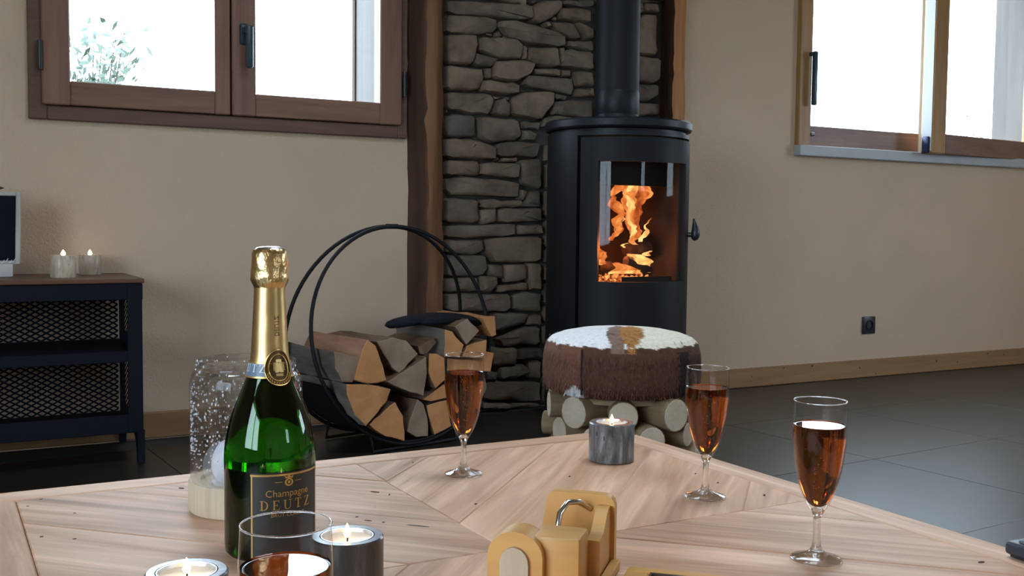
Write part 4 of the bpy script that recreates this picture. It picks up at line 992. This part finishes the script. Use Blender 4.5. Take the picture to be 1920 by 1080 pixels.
# ------------------------------------------------------------------ flutes
FO = [(0, 0), (.0232, 0), (.0250, .0010), (.0247, .0020), (.0160, .0046), (.0078, .0086), (.0046, .0140), (.0037, .0230), (.0036, .0380), (.0043, .0440), (.0070, .0490), (.0122, .0580), (.0178, .0720), (.0220, .0900), (.0250, .1120), (.0259, .1260), (.0257, .1400), (.0249, .1570), (.0245, .1580), (.0241, .1570)]
FI = [(.0248, .1400), (.0250, .1260), (.0241, .1120), (.0211, .0900), (.0168, .0720), (.0112, .0592), (.0060, .0540), (0, .0522)]
def smoothprof(pr, k=3):
    """Catmull-Rom on a profile"""
    out = []
    for i in range(len(pr)-1):
        p0, p1, p2, p3 = pr[max(0, i-1)], pr[i], pr[i+1], pr[min(len(pr)-1, i+2)]
        for j in range(k):
            t_ = j/k; out.append(tuple(max(0, .5*((2*p1[d])+(-p0[d]+p2[d])*t_+(2*p0[d]-5*p1[d]+4*p2[d]-p3[d])*t_*t_+(-p0[d]+3*p1[d]-3*p2[d]+p3[d])*t_**3)) if d == 0 else .5*((2*p1[d])+(-p0[d]+p2[d])*t_+(2*p0[d]-5*p1[d]+4*p2[d]-p3[d])*t_*t_+(-p0[d]+3*p1[d]-3*p2[d]+p3[d])*t_**3) for d in (0, 1)))
    return out+[pr[-1]]
LV = .1335
def make_flute():
    tt = thing('champagne_flute', 'x', 'glass', (0, 0, 0), group='champagne flutes of rose wine')
    fo_ = smoothprof(FO[3:-2], 3); ft = [p for p in fo_ if p[1] < .0485]; bw_ = [p for p in fo_ if p[1] >= .0485]
    MB().lathe(FO[:3]+ft+[(bw_[0][0], bw_[0][1]), (bw_[0][0]*.6, bw_[0][1]+.002), (0, bw_[0][1]+.0025)], 56).build('stem_and_foot', MT['glass'], tt, 60, world=False)
    MB().lathe(bw_, 56).build('bowl', MT['thinglass'], tt, 180, world=False, fix=False)
    rr_, rz_ = bw_[-1]; MB().lathe([(rr_+.00055*math.cos(R(g)), rz_+.00055*math.sin(R(g))) for g in range(0, 361, 45)], 56).build('rim', MT['glass'], tt, 180, world=False)
    inner = [p for p in smoothprof(FI[::-1], 3) if p[1] < LV-.001]
    lq = [(0, inner[0][1]-.0002)]+[(r+.0002, z) for r, z in inner[1:]]+[(.02495+.0001, LV), (.0242, LV-.0005), (.0236, LV-.0007), (.0225, LV-.0007), (.012, LV-.0007), (0, LV-.0007)]
    MB().lathe(lq, 56).build('wine', MT['wine'], tt, 60, world=False)
    b = MB(); rg = random.Random(2)
    for k in range(46):
        a = rg.uniform(0, 2*PI); z = rg.uniform(.062, .130); r0 = .003 if k % 3 else rg.uniform(0, .0245*min(1, (z-.05)/.06)**.5*.8)
        bm = bmesh.new(); bmesh.ops.create_icosphere(bm, subdivisions=1, radius=rg.uniform(.00022, .00042)); bmesh.ops.translate(bm, vec=(r0*math.cos(a), r0*math.sin(a), z), verts=bm.verts); b.bmadd(bm)
    o = b.build('bubbles', MT['white'], tt, 180, world=False); o['kind'] = 'stuff'
    return tt
f0 = make_flute()
FL = [(at_z(869, 889, TZ), 'flute of rose wine in front of the firewood, farthest from viewer'), (at_z(1322, 932, TZ), 'flute of rose wine standing in front of the hide stool'),
      (at_z(1530, 1049, TZ), 'rightmost flute of rose wine, against the bare floor')]
p = at_z(536, 980, T+.158); FL.append((Vector((p.x, p.y, TZ)), 'nearest flute of rose wine, cut by the bottom edge before the bottle'))
for i, (p, lb) in enumerate(FL):
    o = f0 if i == 0 else copy_tree(f0)
    o.location = (p.x, p.y, TZ); o['label'] = lb; o.rotation_euler = (0, 0, i*1.3)

# ------------------------------------------------------------------ bottle
bp = at_z(507, 1030, TZ); BPX, BPY = bp.x, bp.y
t = thing('champagne_bottle', 'green champagne bottle with gold foil neck and dark label', 'bottle', (BPX, BPY, TZ))
bdep = (Vector((BPX, BPY, T))-CAM).dot(FW)
def bz(y):                                       # height on the bottle axis from a photo row
    return at_y(507, y, BPY).z - TZ
bzf = lambda y: at_y(507, y, BPY-.044*.92).z - TZ
br_ = lambda pxw: pxw/2*bdep/FPX
prof = [(0, .018), (.026, .006), (.034, .0015), (.040, 0), (.0436, .004), (.0440, .012), (.0440, bz(880)), (br_(167), bz(850)), (br_(163), bz(825)), (br_(155), bz(803)), (br_(143), bz(780)), (br_(126), bz(756)), (br_(106), bz(732)), (br_(87), bz(708)), (br_(74), bz(686)), (br_(66), bz(664)), (br_(59), bz(600)), (br_(54), bz(545)), (br_(54), bz(500)), (br_(50), bz(480)), (0, bz(480))]
def profr(z):
    for (r0, z0), (r1, z1) in zip(prof[4:-1], prof[5:-1]):
        if z0 <= z <= z1: return r0+(r1-r0)*(z-z0)/(z1-z0) if z1 > z0 else r0
    return .044
sp_ = prof[:6]+smoothprof(prof[6:-1], 4)+[prof[-1]]
inn = [(max(.004, r-.0035), z) for r, z in smoothprof(prof[6:-1], 3)]
shell = sp_+[(0, bz(480)-.004)]+[(inn[-1][0], inn[-1][1]-.004)]+inn[::-1][1:]+[(.0400, .014), (.033, .010), (.026, .014), (0, .026)]
g = MB().lathe(shell, 72, (BPX, BPY, TZ)).build('glass', MT['greenglass'], t, 60)
zl = bzf(886)
MB().lathe([(0, .0262), (.026, .0142), (.033, .0102), (.0401, .0142), (.0407, .02), (.0407, zl), (0, zl)], 64, (BPX, BPY, TZ)).build('wine', MT['darkwine'], t, 60)
# foil: smooth sleeve and crumpled hood
zf0, zf1 = bz(697), bz(536)
MB().lathe([(profr(zf0)+.0005, zf0)]+[(profr(zf0+(zf1-zf0)*k/14)+.0007, zf0+(zf1-zf0)*k/14) for k in range(1, 15)], 56, (BPX, BPY, TZ)).build('foil_sleeve', MT['gold'], t, 60)
m = MB().lathe([(br_(55), bz(540)), (br_(63), bz(531)), (br_(69), bz(524)), (br_(67), bz(517)), (br_(66), bz(505)), (br_(65), bz(490)), (br_(63), bz(476)), (br_(58), bz(468)), (br_(44), bz(464)), (0, bz(463))], 64, (BPX, BPY, TZ))
rg = random.Random(8)
for v in m.v:
    a = math.atan2(v.y-BPY, v.x-BPX); rr = math.hypot(v.x-BPX, v.y-BPY)
    if rr > .012 and v.z-TZ > bz(534):
        k = 1+.020*math.sin(a*13+v.z*300)+.014*math.sin(a*7-v.z*500)+rg.gauss(0, .006); v.x = BPX+(v.x-BPX)*k; v.y = BPY+(v.y-BPY)*k
m.build('foil_hood', MT['goldcrumple'], t, 50)
MB().lathe([(br_(52), bz(466.5)), (br_(47), bz(464)), (br_(30), bz(462)), (0, bz(461.5))], 40, (BPX, BPY, TZ)).build('cap_disc', plain('silver_cap', (.7, .68, .66, 1), .3, metal=1), t, 60)
# wrapping helpers: angle from the camera side, + to the right
bcam = math.atan2(-BPY, -BPX)
def onb(ang, z, lift=.0004):
    r = profr(z)+lift; a = bcam+ang; return Vector((BPX+r*math.cos(a), BPY+r*math.sin(a), TZ+z))
def patch(a0, a1, z0, z1, lift, na=24, nz=4):
    m = MB()
    for j in range(nz+1):
        for i in range(na+1): m.v.append(onb(a0+(a1-a0)*i/na, z0+(z1-z0)*j/nz, lift))
    for j in range(nz):
        for i in range(na): k = j*(na+1)+i; m.f.append([k, k+1, k+na+2, k+na+1])
    return m
axp = lambda x: math.asin(max(-.995, min(.995, (x-507)/84.5)))   # column on the body -> angle
LA0, LA1 = axp(472), axp(590.0)-.0
LZ1 = bzf(887); LZ0 = LZ1-.088
lab = patch(LA0, R(78), LZ0, LZ1, .0004).build('label', MT['labelblack'], t, 180)
m = MB()
for (a0, a1, z0, z1) in ((LA0, R(78), LZ1-.0030, LZ1-.0012), (LA0, R(78), LZ0+.0012, LZ0+.003), (LA0+.02, LA0+.05, LZ0+.003, LZ1-.003), (R(72), R(74.5), LZ0+.003, LZ1-.003)):
    pm = patch(a0, a1, z0, z1, .0008, 24, 2); m.add(pm.v, pm.f)
m.build('gold_border', MT['goldink'], lab, 180)
def text_mesh(body, size):
    c = bpy.data.curves.new('lettering', 'FONT'); c.body = body; c.size = size; c.align_x = 'CENTER'; c.resolution_u = 3
    o = bpy.data.objects.new('lettering', c); COL.objects.link(o)
    me = bpy.data.meshes.new_from_object(o.evaluated_get(bpy.context.evaluated_depsgraph_get()))
    vs = [v.co.copy() for v in me.vertices]; fs = [list(p.vertices) for p in me.polygons]
    bpy.data.objects.remove(o); bpy.data.curves.remove(c); bpy.data.meshes.remove(me); return vs, fs
def wrap_text(body, size, ang, z, mat, parent, name, spacing=1.0, lift=.0009, vertical=False):
    m = MB()
    if isinstance(body, str): vs, fs = text_mesh(body, size)
    else: vs, fs = body
    r = profr(z)
    m.add([onb(ang+v.x*spacing/r, z+v.y, lift) if not vertical else onb(ang+v.y/r, z+v.x, lift) for v in vs], fs)
    return m.build(name, mat, parent, fix=False)
# serif capitals built from strokes
def serif(word, h, gap):
    w = {'D': .82, 'E': .68, 'U': .82, 'T': .74, 'Z': .70}; tk, th = .15*h, .055*h; V = []; F = []
    def rect(x0, x1, y0, y1): n = len(V); V.extend([Vector((x0, y0, 0)), Vector((x1, y0, 0)), Vector((x1, y1, 0)), Vector((x0, y1, 0))]); F.append([n, n+1, n+2, n+3])
    def quad(ps): n = len(V); V.extend([Vector((a, b, 0)) for a, b in ps]); F.append([n, n+1, n+2, n+3])
    tot = sum(w[c]*h for c in word)+gap*(len(word)-1); x = -tot/2
    for c in word:
        W = w[c]*h
        if c == 'D':
            rect(x+.10*h, x+.10*h+tk, 0, h); rect(x, x+.35*h, 0, th); rect(x, x+.35*h, h-th, h)
            pts = [(x+.30*h+(W-.30*h)*math.sin(R(g)), h/2-h/2*math.cos(R(g))) for g in range(0, 181, 15)]; pin = [(x+.30*h+(W-.30*h-tk)*math.sin(R(g)), h/2-(h/2-th)*math.cos(R(g))) for g in range(0, 181, 15)]
            for i in range(len(pts)-1): quad([pts[i], pts[i+1], pin[i+1], pin[i]])
        elif c == 'E':
            rect(x+.08*h, x+.08*h+tk, 0, h); rect(x, x+W, 0, th); rect(x, x+W*.95, h-th, h); rect(x+.2*h, x+W*.72, h*.5-th/2, h*.5+th/2); rect(x+W-th, x+W, 0, .24*h); rect(x+W*.95-th, x+W*.95, .78*h, h); rect(x+W*.72-th, x+W*.72, .38*h, .62*h)
        elif c == 'U':
            rect(x+.08*h, x+.08*h+tk, .3*h, h); rect(x+W-.08*h-th, x+W-.08*h, .3*h, h); rect(x, x+.3*h, h-th, h); rect(x+W-.26*h, x+W, h-th, h)
            xl, xr = x+.08*h, x+W-.08*h; cm, rw = (xl+xr)/2, (xr-xl)/2
            po = [(cm-rw*math.cos(R(g)), .3*h-.31*h*math.sin(R(g))) for g in range(0, 181, 15)]; pi_ = [(cm-(rw-tk+(tk-th)*g/180)*math.cos(R(g)), .3*h-.24*h*math.sin(R(g))) for g in range(0, 181, 15)]
            for i in range(len(po)-1): quad([po[i], po[i+1], pi_[i+1], pi_[i]])
        elif c == 'T':
            rect(x+W/2-tk/2, x+W/2+tk/2, 0, h); rect(x, x+W, h-th, h); rect(x, x+th, .76*h, h); rect(x+W-th, x+W, .76*h, h); rect(x+W/2-.2*h, x+W/2+.2*h, 0, th)
        elif c == 'Z':
            rect(x, x+W, 0, th); rect(x, x+W, h-th, h); quad([(x, 0), (x+tk*1.2, 0), (x+W, h), (x+W-tk*1.2, h)]); rect(x, x+th, .78*h, h); rect(x+W-th, x+W, 0, .22*h)
        x += W+gap
    return V, F
tc_ = axp(540)
wrap_text(serif('DEUTZ', .0092, .0040), 0, axp(537), bzf(956), MT['goldink'], lab, 'brand_lettering', 1.0)
wrap_text('Champagne', .0094, axp(540), bzf(931.5), MT['goldink'], lab, 'small_lettering', 1.0)
wrap_text('BRUT CLASSIC', .0046, axp(540), bzf(969), MT['goldink'], lab, 'fine_lettering', 1.15)
# crest: crowned shield with a rule either side
m = MB(); ez = bzf(905); ea = axp(540); rB = .044
def e2(pts, f): m.add([onb(ea+x/rB, ez+y, .001) for x, y in pts], f)
n = 16; e2([(.0042*math.cos(2*PI*i/n), .0038*math.sin(2*PI*i/n)-.0002) for i in range(n)]+[(.0026*math.cos(2*PI*i/n), .0024*math.sin(2*PI*i/n)-.0002) for i in range(n)], [[i, (i+1) % n, n+(i+1) % n, n+i] for i in range(n)])
e2([(-.0036, .0036), (-.0044, .0060), (-.002, .0048), (0, .0070), (.002, .0048), (.0044, .0060), (.0036, .0036)], [[0, 1, 2], [0, 2, 4, 6], [2, 3, 4], [4, 5, 6]])
e2([(-.0135, .0001), (-.0065, .0001), (-.0065, .0006), (-.0135, .0006)], [[0, 1, 2, 3]]); e2([(.0065, .0001), (.0135, .0001), (.0135, .0006), (.0065, .0006)], [[0, 1, 2, 3]])
e2([(-.0012, -.0014), (.0012, -.0014), (.0012, .0012), (-.0012, .0012)], [[0, 1, 2, 3]])
m.build('crest', MT['goldink'], lab, fix=False)
# neck collar label, oval seal, tiny neck lettering
cl_ = patch(R(-88), R(88), bz(702), bz(676), .0012, 30, 3).build('collar_label', MT['bluecollar'], t, 180)
for z in (bz(702), bz(676)):
    patch(R(-88), R(88), z-.0008, z+.0008, .0016, 30, 1).build('collar_rule', MT['goldink'], cl_, 180)
wrap_text(serif('DEUTZ', .0075, .003), 0, R(-48)-.35, bz(693), MT['white'], cl_, 'collar_lettering', 1.0, .0018)
sa0 = math.asin(min(1, (521-507)/36.)); sz0_ = bz(684)
def oval(rx, ry, lift, n=32):
    return [onb(sa0+rx*math.cos(2*PI*i/n)/profr(sz0_), sz0_+ry*math.sin(2*PI*i/n), lift) for i in range(n)]
n = 32; m = MB(); a_, b_, c_ = oval(.0125, .0175, .0016), oval(.0125, .0175, .0024), [onb(sa0, sz0_, .0026)]
m.add(a_+b_+c_, [[i, (i+1) % n, n+(i+1) % n, n+i] for i in range(n)]+[[n+i, n+(i+1) % n, 2*n] for i in range(n)]); seal = m.build('oval_seal', MT['bronze'], t, 30)
for rx, ry in ((.0120, .0168), (.0086, .0125)):
    MB().tube(oval(rx, ry, .0028, 40), .00055, 6, True).build('seal_ring', MT['goldink'], seal, 60)
m = MB()
for k in range(14):
    a = R(205)+R(130)*k/13; c = onb(sa0+.0103*math.cos(a)/profr(sz0_), sz0_+.0146*math.sin(a), .0028); m.box(c.x-.0006, c.x+.0006, c.y-.0006, c.y+.0006, c.z-.0011, c.z+.0011)
for (x, y, w, h_) in ((0, 0, .0036, .0046), (0, .0064, .0026, .0014), (-.0038, .001, .0012, .004), (.0038, .001, .0012, .004), (0, -.0068, .003, .0012)):
    m.add([onb(sa0+(x+i*w)/profr(sz0_), sz0_+y+j*h_, .0031) for i, j in ((-1, -1), (1, -1), (1, 1), (-1, 1))], [[0, 1, 2, 3]])
m.build('seal_emblem', MT['gold'], seal, fix=False)
wrap_text('DEUTZ', .0062, math.asin(8/30.), (bz(572)+bz(645))/2-.0, MT['bronze'], t, 'neck_lettering', 1.0, .0014, True)

# ------------------------------------------------------------------ glass lantern
lpz = at_z(463, 947, TZ); LX, LY = lpz.x, lpz.y; ld = (Vector((LX, LY, T))-CAM).dot(FW); lr = 105*ld/FPX
t = thing('glass_lantern', 'seeded glass lantern on a round wooden base behind the bottle', 'lantern', (LX, LY, TZ))
lz = lambda y: at_y(463, y, LY).z-TZ
hb = .034
m = MB().lathe([(0, 0), (lr*.985, 0), (lr, .003), (lr*1.0, hb-.003), (lr*.985, hb), (lr*.80, hb), (lr*.78, hb-.004), (0, hb-.004)], 56, (LX, LY, TZ)); m.build('wooden_base', MT['lanternwood'], t, 40)
zt_ = lz(674); g0 = hb-.002
op = [(lr*.93, g0), (lr*.965, g0+.005), (lr*.975, g0+.02), (lr*.975, g0+.05), (lr*.975, zt_*.6), (lr*.975, zt_-.035), (lr*.973, zt_-.027), (lr*.955, zt_-.019), (lr*.915, zt_-.013), (lr*.875, zt_-.010), (lr*.855, zt_-.007), (lr*.855, zt_-.003), (lr*.86, zt_)]
ip = [(r-.0024, z) for r, z in op][::-1]
MB().lathe(smoothprof(op, 3)+[(lr*.85-.001, zt_+.001)]+smoothprof(ip, 3), 64, (LX, LY, TZ)).build('glass_shade', MT['glassblue'], t, 60)
b = MB(); rg = random.Random(14)
for k in range(680):
    a = rg.uniform(0, 2*PI); z = rg.uniform(g0+.02, zt_-.03) if k % 9 else rg.uniform(zt_-.03, zt_)
    r0 = lr*.965-.0012 if z < zt_-.035 else lr*(.955-(z-(zt_-.035))*3.0)-.0012
    bm = bmesh.new(); bmesh.ops.create_icosphere(bm, subdivisions=1, radius=rg.uniform(.0004, .00105))
    bmesh.ops.transform(bm, matrix=Matrix.Translation((LX+r0*math.cos(a), LY+r0*math.sin(a), TZ+z)) @ Matrix.Scale(rg.uniform(1, 2.2), 4, (0, 0, 1)), verts=bm.verts); b.bmadd(bm)
o = b.build('seed_bubbles', plain('bubble_sheen', (.85, .88, .92, 1), .2), t, 180); o['kind'] = 'stuff'
ep = at_y(425, 862, LY-.01)
t = thing('glass_egg', 'frosted white egg ornament standing inside the lantern', 'ornament', (ep.x, LY-.01, TZ+hb-.004))
eh = .050; MB().lathe([(0, 0)]+[(.0165*math.sin(R(g))*(1+.12*math.cos(R(g))), eh/2-eh/2*math.cos(R(g))) for g in range(12, 180, 12)]+[(0, eh)], 28, (ep.x, LY-.01, TZ+hb-.004)).build('egg', plain('frosted_white', (.72, .73, .80, 1), .35, var=.1, vscale=30), t, 180)
MB().lathe([(0, 0), (.017, 0), (.0165, .003), (.013, .004), (0, .004)], 24, (ep.x, LY-.01, TZ+hb-.004)).build('foot', MT['ceramic'], t, 40)

# ------------------------------------------------------------------ votives
def votive(label, p, mat, hv=.0535, rv=.0315):
    c = (p.x, p.y, TZ); tt = thing('votive_holder', label, 'candle holder', c, group='marble votive holders on the table')
    MB().lathe([(0, 0), (rv-.001, 0), (rv, .001), (rv, hv-.0015), (rv-.0015, hv), (.0238, hv), (.0232, hv-.001), (.0232, hv-.014), (0, hv-.014)], 56, c).build('marble_body', mat, tt, 40)
    l = thing('tealight', label.replace('votive', 'tealight in the votive').replace('holder', ''), 'candle', (c[0], c[1], TZ+hv-.0138), group='lit tealights')
    zb = hv-.0138
    MB().lathe([(0, zb), (.0215, zb), (.0222, zb+.012), (.0228, zb+.0138), (.0220, zb+.0138), (.0216, zb+.012), (.0210, zb+.001), (0, zb+.001)], 40, c).build('tin_cup', MT['tin'], l, 40)
    MB().lathe([(0, zb+.001), (.0209, zb+.001), (.0214, zb+.0105), (.0195, zb+.0102), (.010, zb+.0085), (0, zb+.0082)], 40, c).build('wax', MT['wax'], l, 60)
    small_flame(l, (c[0], c[1], c[2]+zb+.010), .013, .0032)
    return l
l = votive('grey marble votive holder with label, in front of the stool', at_z(1146, 862, TZ), MT['marble']); l['label'] = 'lit tealight in the grey marble holder before the stool'
vb = at_z(1146, 862, TZ); a = math.atan2(-vb.y, -vb.x)
m = MB()
for (ang, zz) in ((-.72, .040), (-.30, .034), (-.30, .040), (-.72, .046)): m.v.append(Vector((vb.x+.0318*math.cos(a+ang), vb.y+.0318*math.sin(a+ang), TZ+zz-.002)))
m.f.append([0, 1, 2, 3]); vh = [o for o in bpy.data.objects if o.name == 'votive_holder'][0]; m.build('maker_tag', plain('dark_tag', (.05, .045, .04, 1), .5), vh, fix=False)
p = at_z(651, 1004, T+.0535); l = votive('dark marble votive holder right of the nearest flute', p, MT['marbledark']); l['label'] = 'lit tealight in the dark marble holder right of the flute'
p = at_z(350, 1071, T+.0535); l = votive('pale-rimmed marble votive holder at the bottom edge, left of the bottle', p, MT['marble']); l['label'] = 'lit tealight at the bottom edge, left of the bottle'

# ------------------------------------------------------------------ wooden slicer and board
ob = at_z(1151, 1064, TZ); wu = Vector((math.cos(R(-45)), math.sin(R(-45)), 0)); wv = Vector((-wu.y, wu.x, 0))   # wu: right/nearer, wv: away
t = thing('wooden_slicer', 'pale beech slicing block with a bent wire handle', 'kitchen tool', (ob.x, ob.y, TZ), R(-45))
OFF[t.name] = Vector((0, 0, 0))
S = .0000
def loc(mb, name, mat, par, sm=40): return mb.build(name, mat, par, sm, world=False)
PH = .069
# back board: trapezoid with rounded top corners (local x right, y away, z up)
loc(MB().prism([(-.076, 0, 0), (0, 0, 0), (0, 0, PH-.010), (-.002, 0, PH-.004), (-.006, 0, PH-.001), (-.012, 0, PH), (-.056, 0, PH), (-.062, 0, PH-.001), (-.066, 0, PH-.006)], (0, .011, 0)), 'back_board', MT['palewood'], t)
# wavy cheek running from the back board towards the viewer
wave = [(0, .0), (-.052, 0), (-.052, .040), (-.044, .041), (-.034, .043), (-.026, .049), (-.018, .056), (-.010, .0595), (0, .0595)]
loc(MB().prism([(-.016, y, z) for y, z in wave], (.012, 0, 0)), 'wavy_cheek', MT['palewood'], t)
# centre block
loc(MB().box(-.056, -.014, -.092, -.0525, 0, .052, .003, 2), 'centre_block', MT['palewood'], t)
# arched front piece
arch = [(-.095, 0), (-.095, .032)]+[(-.070-.025*math.cos(R(g)), .034+.022*math.sin(R(g))) for g in range(0, 181, 15)]+[(-.045, .032), (-.045, 0)]
ar = loc(MB().prism([(x, -.100, z) for x, z in arch], (0, .030, 0)), 'arched_piece', MT['palewood'], t)
inn_ = [(-.083, 0), (-.083, .026)]+[(-.070-.013*math.cos(R(g)), .028+.015*math.sin(R(g))) for g in range(0, 181, 20)]+[(-.057, .026), (-.057, 0)]
loc(MB().prism([(x, -.1035, z) for x, z in inn_], (0, .0035, 0)), 'inlaid_tongue', MT['lanternwood'], ar)
loc(MB().box(-.056, -.045, -.052, -.0005, 0, .028, .002), 'left_cheek', MT['palewood'], t)
loc(MB().box(-.080, .004, -.105, .004, 0, .006, .001) if False else MB().box(-.003, .006, -.075, .001, 0, .008, .001), 'plinth', MT['palewood'], t)
loc(MB().tube([(-.046, -.040, .045), (-.045, -.036, .058), (-.040, -.026, .066), (-.032, -.014, .064), (-.024, -.001, .055)], .0028, 10), 'wire_handle', MT['chrome'], t, 60)
b0 = at_z(1178, 1060, TZ+.012)
t2 = thing('serving_board', 'pale wooden board with dark-edged recess at the bottom edge', 'board', (b0.x, b0.y, TZ), R(-45))
m = MB().box(0, .20, -.014, 0, 0, .012, .002).box(0, .022, -.12, -.014, 0, .012, .002).box(.178, .20, -.12, -.014, 0, .012, .002).box(0, .20, -.134, -.12, 0, .012, .002).box(.02, .18, -.122, -.012, 0, .004)
loc(m, 'board', MT['palewood'], t2)
loc(MB().box(.0225, .1775, -.0165, -.0142, .0041, .0124).box(.0225, .0245, -.1195, -.0166, .0041, .0124), 'recess_edge', plain('dark_edge', (.045, .022, .015, 1), .5), t2)

# ------------------------------------------------------------------ remote control
rp = at_z(1881, 1043, TZ)
d1 = (at_z(1950, 1066, TZ)-rp).normalized(); d2 = Vector((-d1.y, d1.x, 0))
ra = math.atan2(d1.y, d1.x)
t = thing('remote_control', 'dark grey remote control with round buttons at table edge', 'remote', (rp.x, rp.y, TZ), ra)
loc(MB().box(0, .15, 0, .040, .003, .016, .004, 3), 'casing', MT['remote'], t)
loc(MB().box(.004, .146, .004, .036, .0, .0035, .001), 'base', MT['blackplastic'], t)
for i in range(6):
    for j in range(2):
        loc(MB().lathe([(0, .0158), (.005, .0158), (.005, .0172), (.004, .018), (0, .0182)], 16, (.014+i*.021, .012+j*.016, 0)), 'button', MT['button'], t)
